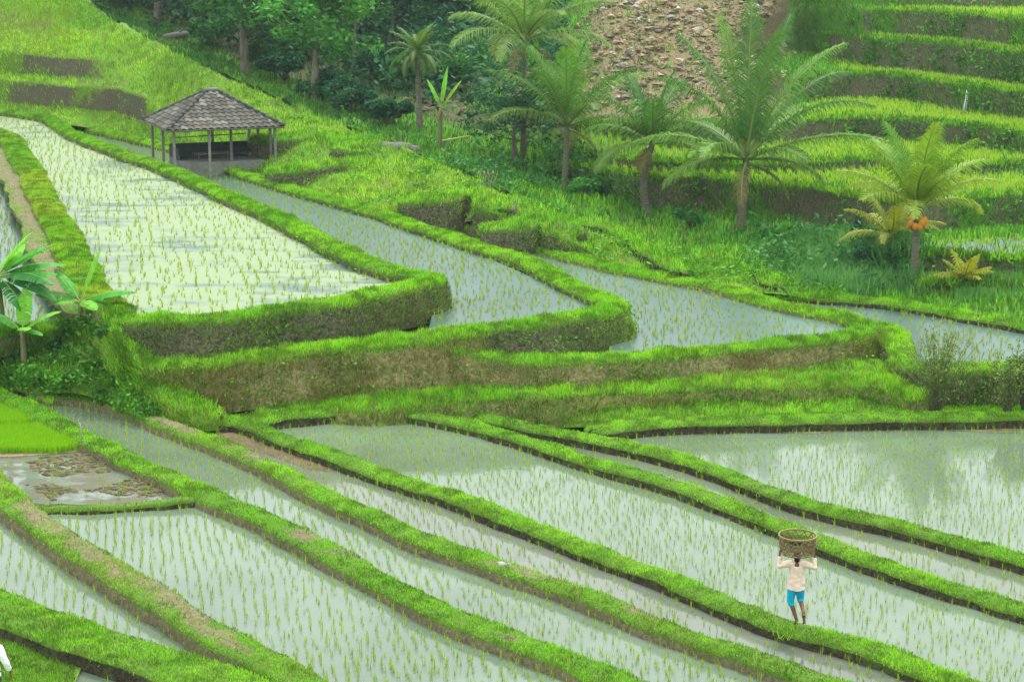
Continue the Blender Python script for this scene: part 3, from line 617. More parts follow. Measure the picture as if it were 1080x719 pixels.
# bright grass fringe along every far lip
for k in (3, 5, 8, 10, 12, 14, 16, 18):
    x0 = wallrow[k - 1]; row = np.where((VR == k) & (VP > x0))[0]
    q = np.repeat(Vf[row], 26, 0); q = q + rng.normal(0, 1, q.shape) * [.2, .22, .06]; q = q[inview(q)]
    blades('turf', q, .28 * rng.uniform(.6, 1.3, len(q)), .06, gcol(q, .02, .1, s=5, base=np.array([.06, .2, .01]), yel=np.array([.14, .3, .012])), .45)
# ---- bank with the banana plants
b0 = [D4(-160,59,.6),(-60,392,.75),(0,408,.75),(60,416,.75),(105,421,.75),(150,438,.72),(190,440,.6),(230,442,.5)]
b1 = [D4(-160,61,1.1),(0,388,1.35),(60,393,1.35),(105,402,1.25),(150,415,1.1),(190,430,.85),(230,437,.6)]
b2 = [D4(-160,64,1.8),(0,366,1.9),(60,363,1.9),(105,362,2.2),(140,366,2.25),(172,392,1.6),(190,422,1.0),(230,433,.7)]
b3 = [D4(-160,68,2.4),(0,347,2.42),(60,341,2.45),(105,336,3.1),(140,336,3.15),(158,350,2.8),(168,378,1.9),(190,416,1.1),(230,431,.75)]
LV, LR, LP = land('hillside', 'lush overgrown bank under the banana plants', [b0, b1, b2, b3], np.arange(-160, 232, 4.), [6, 7, 7], 'hill', lambda V, r, p: .5 * sm(.2, .6, fbm(V, .6, 3)), amp=.16, dens=300, wf=lambda V, r, p: np.ones(len(V)), h=.24, bw=.03,
    colf=lambda p: gcol(p, .1, .45, f=.5, s=34), seed=7)
# ledge floor behind the straight bank and the broad base ground
land('grass_ledge', 'grass strip at the foot of the terrace walls', [[D4(-160,58.6,-.6),D4(640,58.4,-.1),D4(1300,58.6,-.15)], [(180,438,.25),(290,440,.22),(420,432,.15),(640,443,.12),(720,438,.14),(1300,434,.15)], [(180,424,.55),(300,424,.6),(450,414,.75),(720,402,.75),(905,396,.75),(975,420,.2),(1000,428,0),(1300,428,0)], [(180,405,1),(300,403,1.),(480,396,.85),(720,393,.82),(905,384,.9),(960,390,.7),(1000,410,.3),(1300,410,.3)], [D4(-160,64,.8),D4(600,64,.85),D4(1300,66,.6)]],
     np.arange(180, 1301, 4.), [3, 4, 4, 3], 'hill', None, amp=.06, dens=330, wf=lambda V, r, p: ((r > .6) & (r < 3.4)) * 1., h=.15, bw=.025, seed=9)
g = mesh('ground', [(-900, -200, -1.2), (900, -200, -1.2), (900, 1500, -1.2), (-900, 1500, -1.2)], [[0, 1, 2, 3]], M['valley'], None, False, {'soil': [.3] * 4})
tag(g, 'broad base ground under the terraces', 'ground', None, 'structure')
# ================================================================== objects
def vz(px, Y):
    c = int(np.clip(round((px + 160) / 4), 0, VV.shape[1] - 1)); return float(np.interp(Y, VV[:, c, 1], VV[:, c, 2]))
def hz(px, Y):
    c = int(np.clip(round((px + 160) / 4), 0, HV.shape[1] - 1)); return float(np.interp(Y, HV[:, c, 1], HV[:, c, 2]))
def vpos(px, Y): return atY(px, Y, vz(px, Y))
def vpix(px, py):      # point of the valley terrain seen at a pixel
    c = int(np.clip(round((px + 160) / 4), 0, VV.shape[1] - 1)); x, y, d = proj(VV[:, c]); i = np.where(y <= py)[0]
    return VV[i[0] if len(i) else -1, c].copy()
def vjit(px, py, r=1.4):
    c = vpix(px, py); return vpos(px, c[1] + rng.uniform(-r, r))
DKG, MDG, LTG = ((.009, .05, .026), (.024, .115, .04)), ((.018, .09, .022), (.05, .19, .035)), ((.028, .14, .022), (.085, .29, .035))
def tree(label, base, H, rad, colr, trunk_r=.25, bare=.35, nl=3600, leaf=.42, seed=0, lean=(0, 0), group=None, name='broadleaf_tree', squash=.8):
    base = np.array(base, float); r_ = np.random.default_rng(seed + 100)
    e = empty(name, tuple(base)); tag(e, label, 'tree', group)
    mb = MB(); top = np.array([lean[0], lean[1], H * .8])
    ts = np.linspace(0, 1, 10); pts = np.array([[top[0] * t + .25 * math.sin(3 * t + seed), top[1] * t, -.4 + (H * .8 + .4) * t] for t in ts])
    mb.tube(pts, trunk_r * (1.25 - .95 * ts), 9)
    cc = []
    nL = 15
    for k in range(nL):
        t = bare + (.97 - bare) * (k + .5) / nL; st = np.array([np.interp(t, ts, pts[:, i]) for i in range(3)])
        a = k * 2.4 + r_.uniform(-.4, .4); q = (t - bare) / (1 - bare); L = rad * (1 - .55 * q ** 1.6) * r_.uniform(.65, 1.1)
        en = st + np.array([math.cos(a) * L, math.sin(a) * L, L * r_.uniform(.05, .55) + H * .1])
        md = (st + en) / 2 + np.array([0, 0, -.06 * L]); mb.tube([st, md, en], [trunk_r * .38 * (1.1 - q), trunk_r * .22, .03], 6)
        for f in (.5, .8, 1.05): cc.append((st + (en - st) * f + r_.normal(0, .25, 3), rad * r_.uniform(.2, .36)))
        for _ in range(2): cc.append((en + r_.normal(0, rad * .22, 3), rad * r_.uniform(.14, .27)))
    mb.build('trunk', M['bark'], e)
    per = nl // len(cc); P_ = []; sh = []
    for c, s in cc:
        d = r_.normal(0, 1, (per, 3)); d /= np.linalg.norm(d, axis=1)[:, None]
        P_.append(c + d * (s * r_.uniform(.25, 1.05, (per, 1)) ** .6) * [1.15, 1.15, squash]); sh += [r_.uniform(.7, 1.35)] * per
    P_ = np.concatenate(P_)
    V, Q, C = leafquads(P_, leaf * rng.uniform(.6, 1.3, len(P_)), leafcol(P_, colr[0], colr[1], .5, seed) * np.array(sh)[:, None], .5, .55)
    mesh('crown', V, Q, M['leaf'], e, False, {'col': C}); return e
def bush(label, base, H, rad, colr, nl=900, leaf=.3, seed=0, cat_='bush', group=None, name='bush', asp=.5, flat=.6):
    base = np.array(base, float); r_ = np.random.default_rng(seed + 500); e = empty(name, tuple(base)); tag(e, label, cat_, group)
    mb = MB(); P_ = []; n = 11
    for k in range(n):
        a = k * 2.4; q = r_.uniform(.25, 1); en = np.array([math.cos(a) * rad * q * .85, math.sin(a) * rad * q * .85, H * r_.uniform(.45, .9) * (1.15 - .4 * q)])
        mb.tube([[0, 0, -.15], en * [.4, .4, .55], en], [.05, .035, .012], 5); s = rad * r_.uniform(.28, .45)
        d = r_.normal(0, 1, (nl // n, 3)); d /= np.linalg.norm(d, axis=1)[:, None]
        P_.append(en * [1, 1, .9] + d * s * r_.uniform(.2, 1, (nl // n, 1)) ** .5 * [1, 1, .8 * H / (rad * 1.4 + .01) * .6 + .4])
    P_ = np.concatenate(P_); P_[:, 2] = np.abs(P_[:, 2]) + .02
    mb.build('stems', M['bark'], e)
    V, Q, C = leafquads(P_, leaf * rng.uniform(.6, 1.3, len(P_)), leafcol(P_, colr[0], colr[1], 1.2, seed), flat, asp)
    mesh('foliage', V, Q, M['leaf'], e, False, {'col': C}); return e
# ---- forest on the left
FG = 'trees of the wood behind the hill'
tree('broad tree with a thick pale brown trunk, farthest left of the wood edge', vpos(163, 149), 9, 4.4, MDG, .36, .42, 4200, .42, 1, (.3, 1))
tree('tall tree with a crooked mottled trunk behind the pavilion roof', vpos(254, 131), 9, 4.0, MDG, .3, .36, 5200, .4, 2, (.6, .5))
tree('light green leafy tree with a straight mottled trunk right of the pavilion', vpos(331, 121), 8.2, 3.0, LTG, .26, .42, 4800, .36, 3, (.9, .5))
tree('slim dark stemmed tree at the inner edge of the wood', vpos(378, 131), 9, 2.2, MDG, .12, .5, 2200, .38, 4)
tree('thin leaning tree in the dark wood left of the palm with drooping leaves', vpos(408, 136), 8.5, 2.0, DKG, .1, .5, 2000, .38, 5, (.7, 0))
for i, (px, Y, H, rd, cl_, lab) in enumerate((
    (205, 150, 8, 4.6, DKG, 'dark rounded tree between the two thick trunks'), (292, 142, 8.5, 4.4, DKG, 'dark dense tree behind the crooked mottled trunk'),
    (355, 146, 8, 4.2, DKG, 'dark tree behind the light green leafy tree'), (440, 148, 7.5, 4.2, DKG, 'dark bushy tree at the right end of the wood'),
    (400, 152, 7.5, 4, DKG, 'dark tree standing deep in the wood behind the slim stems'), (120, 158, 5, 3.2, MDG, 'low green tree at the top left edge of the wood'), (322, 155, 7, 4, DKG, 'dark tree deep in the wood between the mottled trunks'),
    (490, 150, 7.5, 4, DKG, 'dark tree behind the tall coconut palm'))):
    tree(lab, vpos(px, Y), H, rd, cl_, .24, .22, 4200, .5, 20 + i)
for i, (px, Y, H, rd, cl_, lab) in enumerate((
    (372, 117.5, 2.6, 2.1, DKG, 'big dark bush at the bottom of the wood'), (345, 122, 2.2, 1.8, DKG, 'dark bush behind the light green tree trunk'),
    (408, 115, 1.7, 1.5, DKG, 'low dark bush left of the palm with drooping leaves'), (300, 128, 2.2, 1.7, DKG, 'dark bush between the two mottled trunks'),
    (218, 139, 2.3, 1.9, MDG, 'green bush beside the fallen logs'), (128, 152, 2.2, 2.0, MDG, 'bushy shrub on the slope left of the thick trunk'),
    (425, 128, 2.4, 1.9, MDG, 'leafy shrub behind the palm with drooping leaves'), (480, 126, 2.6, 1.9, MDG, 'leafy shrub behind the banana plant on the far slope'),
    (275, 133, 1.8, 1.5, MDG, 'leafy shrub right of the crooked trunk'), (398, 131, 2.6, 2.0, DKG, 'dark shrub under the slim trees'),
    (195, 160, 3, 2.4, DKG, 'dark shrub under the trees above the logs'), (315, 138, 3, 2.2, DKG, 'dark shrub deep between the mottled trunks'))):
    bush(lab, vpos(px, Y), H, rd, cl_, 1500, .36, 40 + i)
n = 26000; px = rng.uniform(95, 600, n); Y = rng.uniform(0, 1, n) ** .8
p = np.array([vpos(a, 152 - .09 * (a - 100) + b * (62 - .04 * a)) for a, b in zip(px, Y)]); keep = (px < 470) | (rng.random(n) < .45); p = p[keep]
p[:, 2] += np.abs(rng.normal(0, 1.2, len(p))) + 1.2 * np.abs(noise(p, .3, 5)) * rng.random(len(p))
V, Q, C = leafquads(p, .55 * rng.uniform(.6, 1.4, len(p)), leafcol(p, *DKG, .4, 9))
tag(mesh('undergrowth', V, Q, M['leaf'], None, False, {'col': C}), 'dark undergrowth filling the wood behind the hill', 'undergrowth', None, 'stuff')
# ---- palms
def frond(mb_V, mb_Q, mb_C, org, az, el, L, droop, col, ll=.9, nlf=46, wid=.055, hang=.6, rach=None):
    ts = np.linspace(0, 1, 15); ang = el - droop * ts ** 1.6; ds = L / 14
    rr = np.cumsum(np.concatenate([[0], np.cos(ang[:-1]) * ds])); zz = np.cumsum(np.concatenate([[0], np.sin(ang[:-1]) * ds]))
    tw = .12 * rng.normal(); ca, sa = np.cos(az + tw * ts), np.sin(az + tw * ts)
    pts = np.stack([rr * ca, rr * sa, zz], 1) + org; rach.append(pts)
    s = np.linspace(.13, .995, nlf); pos = np.stack([np.interp(s, ts, pts[:, i]) for i in range(3)], 1)
    tan = np.gradient(pos, axis=0); tan /= np.linalg.norm(tan, axis=1)[:, None]
    sd = np.stack([-np.sin(az) + 0 * s, np.cos(az) + 0 * s, 0 * s], 1); up = np.cross(tan, sd); up *= np.where(up[:, 2:] < 0, -1, 1)
    for sg in (-1, 1):
        ln = ll * np.clip(np.sin(np.pi * (.12 + .83 * s)), .12, 1) ** .7 * rng.uniform(.85, 1.12, nlf)
        d = sd * sg * .85 + tan * (.5 + .5 * s[:, None]) + up * .12 + rng.normal(0, .07, (nlf, 3)); d /= np.linalg.norm(d, axis=1)[:, None]
        mid = pos + d * (ln * .5)[:, None]; d2 = d + np.array([0, 0, -1.]) * (hang * rng.uniform(.7, 1.4, (nlf, 1))); d2 /= np.linalg.norm(d2, axis=1)[:, None]
        tip = mid + d2 * (ln * .55)[:, None]; w = tan * (wid / 2)
        k = sum(len(v_) for v_ in mb_V)
        V = np.stack([pos - w, pos + w, mid + w, mid - w, tip], 1).reshape(-1, 3); b = k + np.arange(nlf)[:, None] * 5
        mb_V.append(V); mb_Q.append(np.concatenate([b + [[0, 1, 2]], b + [[0, 2, 3]], b + [[3, 2, 4]]]))
        c = np.array(col) * rng.uniform(.8, 1.25, (nlf, 1)); mb_C.append(np.repeat(c, 5, 0))
def palm(label, base, crown, L, n=18, young=((.03, .13, .015), (.09, .23, .02)), old=(.1, .17, .03), r=.16, seed=0, ll=.9, el0=(1.45, -.35), dead=2, fronds=None, nuts=0, trunk=True, bend=0, hang=1.0, wid=.06, name='coconut_palm', cat_='palm', nlf=46, droop=(.5, 1.3)):
    global rng; keep = rng; rng = np.random.default_rng(seed + 900)
    base = np.array(base, float); top = np.array(crown, float) - base; e = empty(name, tuple(base)); tag(e, label, cat_)
    if trunk:
        ts = np.linspace(0, 1, 26); pts = np.array([[top[0] * t + bend * math.sin(math.pi * t), top[1] * t, -.3 + (top[2] + .3) * t] for t in ts])
        mb = MB(); rad = r * (1.0 - .3 * ts + .7 * np.exp(-ts * 11)) * (1 + .08 * (np.arange(26) % 2)); mb.tube(pts, rad, 10); mb.build('trunk', M['palmbark'], e)
    V, Q, C, Rr = [], [], [], []; specs = fronds or []
    if not fronds:
        for k in range(n):
            q = (k + .5) / n; specs.append((k * 2.39996 + rng.uniform(-.2, .2), el0[0] + (el0[1] - el0[0]) * q ** .9 + rng.normal(0, .08), 1 - .25 * abs(q - .45) + rng.normal(0, .05), droop[0] + (droop[1] - droop[0]) * q, q))
    for az, el, lf, dr, q in specs:
        c = np.array(young[0]) * (1 - q) + np.array(old) * q if rng.random() > .4 else np.array(young[1]) * (1 - .6 * q) + np.array(old) * .6 * q
        frond(V, Q, C, top + np.array([0, 0, .0]), az, el, L * lf, dr, c, ll, nlf, wid, hang, Rr)
    for k in range(dead): frond(V, Q, C, top - [0, 0, .15], rng.uniform(0, 6.28), -.35, L * .42, 1.0, (.17, .13, .055), ll * .6, 30, wid, 1., Rr)
    mesh('crown', np.concatenate(V), np.concatenate(Q), M['palm'], e, False, {'col': np.concatenate(C)})
    mr = MB()
    for pts in Rr: mr.tube(pts, np.linspace(.05, .012, len(pts)) * (L / 5 + .3), 5, (.13, .19, .04))
    mr.build('frond_ribs', M['vcol'], e)
    if nuts:
        mn = MB()
        for k in range(nuts): a = k * 2.4; mn.ell(top + np.array([math.cos(a) * .28, math.sin(a) * .28 - .22, -.3 - .4 * rng.random()]), (.13, .13, .16), 9, 6, (.5, .2, .02))
        mn.build('coconuts', M['vcol'], e)
    rng = keep; return e
def up(base, px, py): # crown point above base at pixel
    Y = base[1] + .3; v_ = (py - CY) / F; dep = Y / (cP - v_ * sP); return np.array([(px - CX) / F * dep, Y, HC - (sP + v_ * cP) * dep])
b = vpix(781, 240); bigf = [(1.45,1.5,1.08,.15,.0),(2.1,1.36,1.0,.2,.05),(.75,1.28,1.05,.3,.05),(2.75,1.25,.98,.6,.1),(.45,1.08,1.1,.8,.1),(-1.2,1.35,.95,.35,.1),(.25,.95,1.1,1.1,.2),(-.45,.85,1.0,1.2,.2),(3.3,1.1,.9,1.1,.2),(3.0,.45,.85,1.0,.4),(-.15,.4,1.05,.85,.45),(.9,.55,.9,.9,.3),(3.9,.5,.7,1.1,.5),(2.3,.6,.8,1.0,.4),(-.9,.45,.6,1.1,.5),(-2.5,.5,.6,1.1,.5),(3.4,.1,.62,1.1,.7),(.1,.05,.6,1.0,.7)]
palm('largest coconut palm with tall upright fronds right of centre', b, up(b, 787, 168), 7.1, young=((.05, .15, .03), (.11, .24, .035)), old=(.13, .21, .035), r=.22, seed=1, ll=1.3, fronds=bigf, dead=2, wid=.06, nlf=78, hang=1.15)
b = vpix(684, 228); palm('shorter coconut palm with a curved trunk left of the largest palm', b, up(b, 688, 152), 4.3, 14, young=((.035, .14, .028), (.09, .23, .03)), r=.21, seed=2, ll=1.25, bend=-.35, el0=(1.5, .1), droop=(.4, 1.4), dead=2, wid=.055, nlf=60)
b = vpix(596, 206); palm('coconut palm with a ringed trunk in front of the tall palm', b, up(b, 598, 133), 5.6, 15, young=((.035, .15, .022), (.09, .24, .028)), r=.19, seed=3, ll=1.35, el0=(1.5, .25), droop=(.35, 1.25), dead=2, wid=.055, nlf=60)
b = vpix(553, 168) if True else None; palm('tall slender coconut palm spreading wide fronds at the top middle', b, up(b, 553, 42), 6.0, 17, young=((.06, .18, .035), (.13, .27, .05)), old=(.17, .24, .07), r=.17, seed=4, ll=1.35, el0=(1.35, .1), droop=(.5, 1.3), wid=.06, nlf=62)
b = vpix(964, 297); palm('yellowing coconut palm with orange coconuts at the right', b, up(b, 967, 222), 4.1, 17, young=((.07, .21, .015), (.15, .27, .02)), old=(.24, .3, .035), r=.165, seed=5, ll=.95, el0=(1.45, .38), droop=(.4, 1.2), nuts=12, dead=0, wid=.05, nlf=60)
b = vpix(939, 264); palm('small stemless yellow palm beside the palm with orange coconuts', b, b + [0, 0, .5], 2.6, 11, young=((.14, .2, .02), (.2, .25, .02)), old=(.28, .27, .04), r=.16, seed=6, ll=.6, el0=(1.4, .1), droop=(.5, 1.4), dead=1, wid=.055, name='young_palm')
b = vpix(1014, 306); palm('low yellow fan of young palm leaves at the right edge of the lush gully', b, b + [0, 0, .4], 1.25, 12, young=((.25, .3, .02), (.32, .33, .03)), old=(.3, .29, .03), r=.1, seed=7, ll=.4, el0=(1.3, .2), droop=(.2, .8), dead=0, wid=.05, nlf=26, name='young_palm')
b = vpos(443, 113); palm('palm with a ruff of drooping narrow leaves at the edge of the wood', b, up(b, 440, 56), 2.3, 26, young=((.05, .13, .03), (.09, .19, .04)), old=(.07, .12, .03), r=.2, seed=8, ll=.42, el0=(1.35, -.5), droop=(.7, 1.9), dead=5, nlf=24, wid=.07, name='palm_tree')
# ---- banana plants
def banana(label, base, H, leaves, seed=0, r=.11, stemc=(.12, .14, .05), dry=2):
    base = np.array(base, float); e = empty('banana_plant', tuple(base)); tag(e, label, 'banana plant'); r_ = np.random.default_rng(seed + 70)
    mb = MB(); ts = np.linspace(0, 1, 9); lx = r_.uniform(-.15, .15); pts = np.array([[lx * t, 0, -.3 + (H + .3) * t] for t in ts]); mb.tube(pts, r * (1.15 - .5 * ts), 9, stemc); mb.build('stem', M['vcol'], e)
    top = pts[-1]
    L_ = list(leaves) + [(r_.uniform(0, 6.28), -.9, .8, .5, 'dry') for _ in range(dry)]
    for az, el, L, droop, c in L_:
        col = {'g': (.06, .28, .03), 'l': (.14, .42, .02), 'y': (.3, .46, .02), 'd': (.035, .19, .035), 'dry': (.2, .13, .06)}[c]
        n = 22; t = np.linspace(0, 1, n); ang = el - droop * t ** 1.4; ds = L / (n - 1)
        rr = np.cumsum(np.r_[0, np.cos(ang[:-1]) * ds]); zz = np.cumsum(np.r_[0, np.sin(ang[:-1]) * ds])
        P_ = np.stack([rr * math.cos(az), rr * math.sin(az), zz], 1) + top; sd = np.array([-math.sin(az), math.cos(az), 0])
        w = L * .2 * np.clip(np.sin(np.pi * np.clip((t - .16) / .84, 0, 1) ** .8), 0, 1) ** .6 * (1 if c != 'dry' else .5)
        V = []; Q = []; C = []
        mr = MB()
        for sg in (-1, 1):
            fold = r_.uniform(.15, .5)
            for i in range(n - 1):
                tear = r_.random() < .3; dz = np.array([0, 0, -1]) * fold
                g = .12 * ds if tear else 0.; tdir = (P_[i + 1] - P_[i]) / ds; dd = (0 if not tear else r_.uniform(-.15, .1))
                a, b_ = P_[i] + tdir * g, P_[i + 1] - tdir * g; o1 = (sd * sg + dz + np.array([0, 0, dd])) * w[i]; o2 = (sd * sg + dz + np.array([0, 0, dd])) * w[i + 1]
                k = len(V); V += [a, b_, b_ + o2 * .55 + [0, 0, w[i + 1] * .18], a + o1 * .55 + [0, 0, w[i] * .18], b_ + o2, a + o1]
                Q += [[k, k + 1, k + 2, k + 3], [k + 3, k + 2, k + 4, k + 5]]; s_ = r_.uniform(.85, 1.2); C += [np.array(col) * s_] * 6
        lf = mesh('leaf', V, Q, M['banana'], e, False, {'col': C})
        mr.tube(P_, np.linspace(.03, .008, n), 5, (.22, .3, .08) if c != 'dry' else col); mr.build('midrib', M['vcol'], lf)
    return e
def bpos(px, py, z): return at(px, py, z)
b = bpos(4, 352, 2.3); banana('tall banana plant cut by the left edge with broad dark leaves', b, 1.9, [(-.1, .75, 2.3, .6, 'g'), (.2, .45, 2.3, .8, 'g'), (-.4, .3, 2.3, .9, 'd'), (-.3, .05, 2.3, .9, 'd'), (2.9, .5, 1.6, .8, 'g'), (-1.5, .3, 1.3, .9, 'g'), (.9, .9, 1.5, .5, 'l'), (-.7, -.35, 1.7, .8, 'd'), (.1, 1.1, 1.9, .5, 'l'), (-.15, .3, 2.1, .6, 'g'), (.5, .2, 1.8, .9, 'g')], 1, dry=3)
b = bpos(84, 372, 1.7); banana('banana plant with one upright pale leaf beside the algae covered paddy', b, 1.7, [(.35, 1.25, 2.0, .25, 'l'), (-.05, .45, 2.0, .7, 'g'), (-.5, .15, 1.7, 1.1, 'd'), (3.0, .45, 1.6, .8, 'g'), (2.6, .95, 1.5, .5, 'g'), (3.3, .3, 1.1, 1., 'l'), (-.9, .3, 1.2, 1., 'l')], 2, dry=2)
b = bpos(26, 392, 1.25); banana('young banana plant with short light leaves low on the left bank', b, 1.3, [(1.2, 1.4, 1.6, .15, 'l'), (.1, .8, 1.5, .8, 'l'), (2.9, .8, 1.4, .8, 'g'), (-1.2, .6, 1.2, .9, 'l'), (-.6, .4, 1.0, 1., 'g')], 3, dry=1, stemc=(.14, .12, .06))
b = vpos(463, 108); banana('banana plant with upright yellow green leaves on the far slope', b, 2.4, [(.3, 1.45, 2.4, .15, 'l'), (.1, 1.0, 2.0, .2, 'y'), (2.9, 1.25, 1.8, .35, 'l'), (-.4, .5, 1.2, 1.1, 'g')], 4, dry=2, r=.17)
b = bpos(100, 390, 1.5); palm('tiny spiky palm seedling on the left bank', b, b + [0, 0, .25], .75, 9, young=((.06, .15, .02), (.1, .2, .03)), old=(.12, .17, .04), r=.05, seed=9, ll=.2, el0=(1.4, .3), droop=(.2, .6), dead=0, wid=.02, nlf=14, trunk=True, name='palm_seedling', cat_='plant')
# ---- other plants
def wispy(label, base, H, n, spread, colr, seed, name='wispy_shrub'):
    base = np.array(base, float); e = empty(name, tuple(base)); tag(e, label, 'shrub'); r_ = np.random.default_rng(seed + 30); mb = MB(); P_ = []
    for k in range(n):
        a = r_.uniform(0, 6.28); q = r_.uniform(.1, 1) * spread; h_ = H * r_.uniform(.55, 1.05)
        pts = np.array([[r_.normal(0, .08), r_.normal(0, .08), -.1], [math.cos(a) * q * .3, math.sin(a) * q * .3, h_ * .5], [math.cos(a) * q, math.sin(a) * q, h_]])
        t = np.linspace(0, 1, 8)[:, None]; c = (1 - t) ** 2 * pts[0] + 2 * t * (1 - t) * pts[1] + t ** 2 * pts[2]; mb.tube(c, np.linspace(.016, .004, 8), 4, (.1, .1, .05))
        for _ in range(3):
            i = r_.integers(3, 7); d = r_.normal(0, .25, 3) + [0, 0, .25]; mb.tube([c[i], c[i] + d], [.006, .003], 3, (.1, .1, .05)); P_.append(c[i] + d * r_.uniform(.2, 1, (7, 1)) + r_.normal(0, .03, (7, 3)))
        P_.append(c[r_.integers(2, 8, 16)] + r_.normal(0, .06, (16, 3)))
    mb.build('stems', M['vcol'], e); P_ = np.concatenate(P_); V, Q, C = leafquads(P_, .11, leafcol(P_, *colr, 2, seed), 1, .4); mesh('foliage', V, Q, M['leaf'], e, False, {'col': C})
for i, (px, py, z, H, rd, lab) in enumerate(((14, 372, 1.6, .9, .9, 'dark bush at the left edge under the tall banana plant'), (62, 366, 1.75, .8, .8, 'dark leafy bush between the banana plants on the left bank'), (122, 356, 2.5, .7, .6, 'small green bush at the corner of the algae covered paddy'))):
    bush(lab, at(px, py, z) - [0, .1, .2], H, rd, MDG if i == 2 else DKG, 900, .17, 80 + i)
SHG = ((.09, .17, .03), (.19, .29, .05))
wispy('wispy bare twigged shrub standing alone on the straight bank', at(988, 432, .25), 2.7, 60, 1.7, SHG, 1)
wispy('wispy shrub at the right edge of the straight bank', at(1062, 434, .25), 2.0, 40, 1.3, SHG, 2)
bush('dark leafy bush against the earth wall at the right edge', at(1080, 431, .25), 2.1, .6, MDG, 900, .16, 3)
b = vpix(945, 292); bush('rounded green bush left of the trunk with orange coconuts', b, 1.3, .75, MDG, 900, .2, 4)
b = vpix(913, 292); bush('upright dark bush in the lush gully', b, 1.7, .45, ((.02, .09, .05), (.04, .14, .06)), 600, .2, 5)
b = vpix(902, 262); bush('slender upright bush at the back of the lush gully', b, 1.5, .35, ((.02, .09, .05), (.04, .14, .06)), 420, .2, 6)
b = vpix(730, 242); bush('small leafy bush on the valley floor left of the largest palm', b, 1.1, .9, MDG, 700, .24, 7)
b = vpix(620, 212); bush('broad leaved bush at the foot of the ringed palm trunk', b, 1.1, .9, LTG, 700, .3, 8)
b = vpix(547, 172); e = tree('small feathery dark green tree in layers before the tall slender palm', b, 4.2, 2.3, ((.012, .07, .03), (.025, .11, .035)), .16, .4, 5200, .16, 60, squash=.35, name='feathery_tree')
gl = [];
for k in range(26): gl.append(vjit(rng.uniform(470, 620), rng.uniform(165, 215)))
for k in range(60): gl.append(vjit(rng.uniform(800, 960), rng.uniform(248, 305)))
P_ = np.concatenate([c + rng.normal(0, 1, (70, 3)) * [.5, .5, .28] + [0, 0, .35] for c in gl]); V, Q, C = leafquads(P_, .34 * rng.uniform(.5, 1.3, len(P_)), leafcol(P_, (.03, .12, .03), (.06, .2, .04), .5, 4), .8, .45)
tag(mesh('weeds', V, Q, M['leaf'], None, False, {'col': C}), 'lush broad leaved weeds in the gully and below the palms', 'weeds', None, 'stuff')
cl_ = [LV[rng.integers(1, LV.shape[0] - 1), rng.integers(10, 82)] for _ in range(230)]
P_ = np.concatenate([c + rng.normal(0, 1, (60, 3)) * [.22, .2, .12] + [0, -.05, .12] for c in cl_]); V, Q, C = leafquads(P_, .15 * rng.uniform(.5, 1.5, len(P_)), leafcol(P_, (.022, .1, .018), (.085, .27, .022), 1.1, 14), .8, .45)
tag(mesh('weeds', V, Q, M['leaf'], None, False, {'col': C}), 'dense leafy weeds covering the bank under the banana plants', 'weeds', None, 'stuff')
cl_ = []
while len(cl_) < 150:
    r_i, c_i = rng.integers(0, HV.shape[0]), rng.integers(95, HV.shape[1]); cl_.append(HV[r_i, c_i])
P_ = np.concatenate([c + rng.normal(0, 1, (46, 3)) * [.4, .35, .1] + [0, 0, .16] for c in cl_]); V, Q, C = leafquads(P_, .2 * rng.uniform(.5, 1.5, len(P_)), leafcol(P_, (.04, .16, .015), (.11, .3, .02), .7, 15), .8, .45)
tag(mesh('weeds', V, Q, M['leaf'], None, False, {'col': C}), 'scattered low leafy weeds on the slope behind the terraces', 'weeds', None, 'stuff')
for k, x0 in wallrow.items():
    sel = ((np.floor(VR) == k) & (VP > x0)).astype(float) * sm(-.3, .25, fbm(VV.reshape(-1, 3), .3, 71 + k)); p, nn = scatter(VV.reshape(-1, 3), VT, sel, 8)
    if len(p): p = np.repeat(p, 8, 0) + rng.normal(0, .2, (len(p) * 8, 3)) + [0, -.12, 0]; IVY.append(leafquads(p, .24 * rng.uniform(.5, 1.5, len(p)), leafcol(p, (.03, .13, .02), (.09, .27, .025), .6, 5), .8, .5))
V = np.concatenate([a for a, b, c in IVY]); C = np.concatenate([c for a, b, c in IVY])
tag(mesh('creeping_weeds', V, np.arange(len(V)).reshape(-1, 4), M['leaf'], None, False, {'col': C}), 'creeping weeds in patches on the earth faces of the terraces', 'weeds', None, 'stuff')
# far terrace walls get patches of creepers too
# tall reeds in the gully
q = np.array([vjit(a, b_, .8) for a, b_ in zip(rng.uniform(845, 965, 900), rng.uniform(258, 312, 900))]); q = np.repeat(q, 9, 0) + rng.normal(0, .3, (8100, 3)) * [1, 1, 0]
blades('turf', q, rng.uniform(.5, 1.1, len(q)), .05, leafcol(q, (.05, .17, .05), (.1, .26, .07), .4, 6), .3)
q = np.array([vjit(a, b_, .5) for a, b_ in zip(rng.uniform(1010, 1080, 300), rng.uniform(305, 322, 300))]); q = np.repeat(q, 6, 0) + rng.normal(0, .2, (1800, 3)) * [1, 1, 0]
blades('turf', q, rng.uniform(.35, .8, len(q)), .04, leafcol(q, (.05, .17, .04), (.1, .26, .05), .4, 6), .3)
q = XY([(10,500),(40,482),(100,478),(150,492),(195,520),(120,527),(60,530)], .42); pm = rng.uniform(q.min(0), q.max(0), (1500, 2)); pm = pm[inside(pm, q)]; pm = np.c_[pm, np.full(len(pm), .42)]; pm = pm[noise(pm, .9, 12) > .05]
mb = MB()
for k, c in enumerate(pm): s_ = rng.uniform(.03, .11); mb.ell(c, (s_ * 1.3, s_, s_ * .4), 6, 4, np.array((.07, .055, .03)) * rng.uniform(.6, 1.6), .5, k)
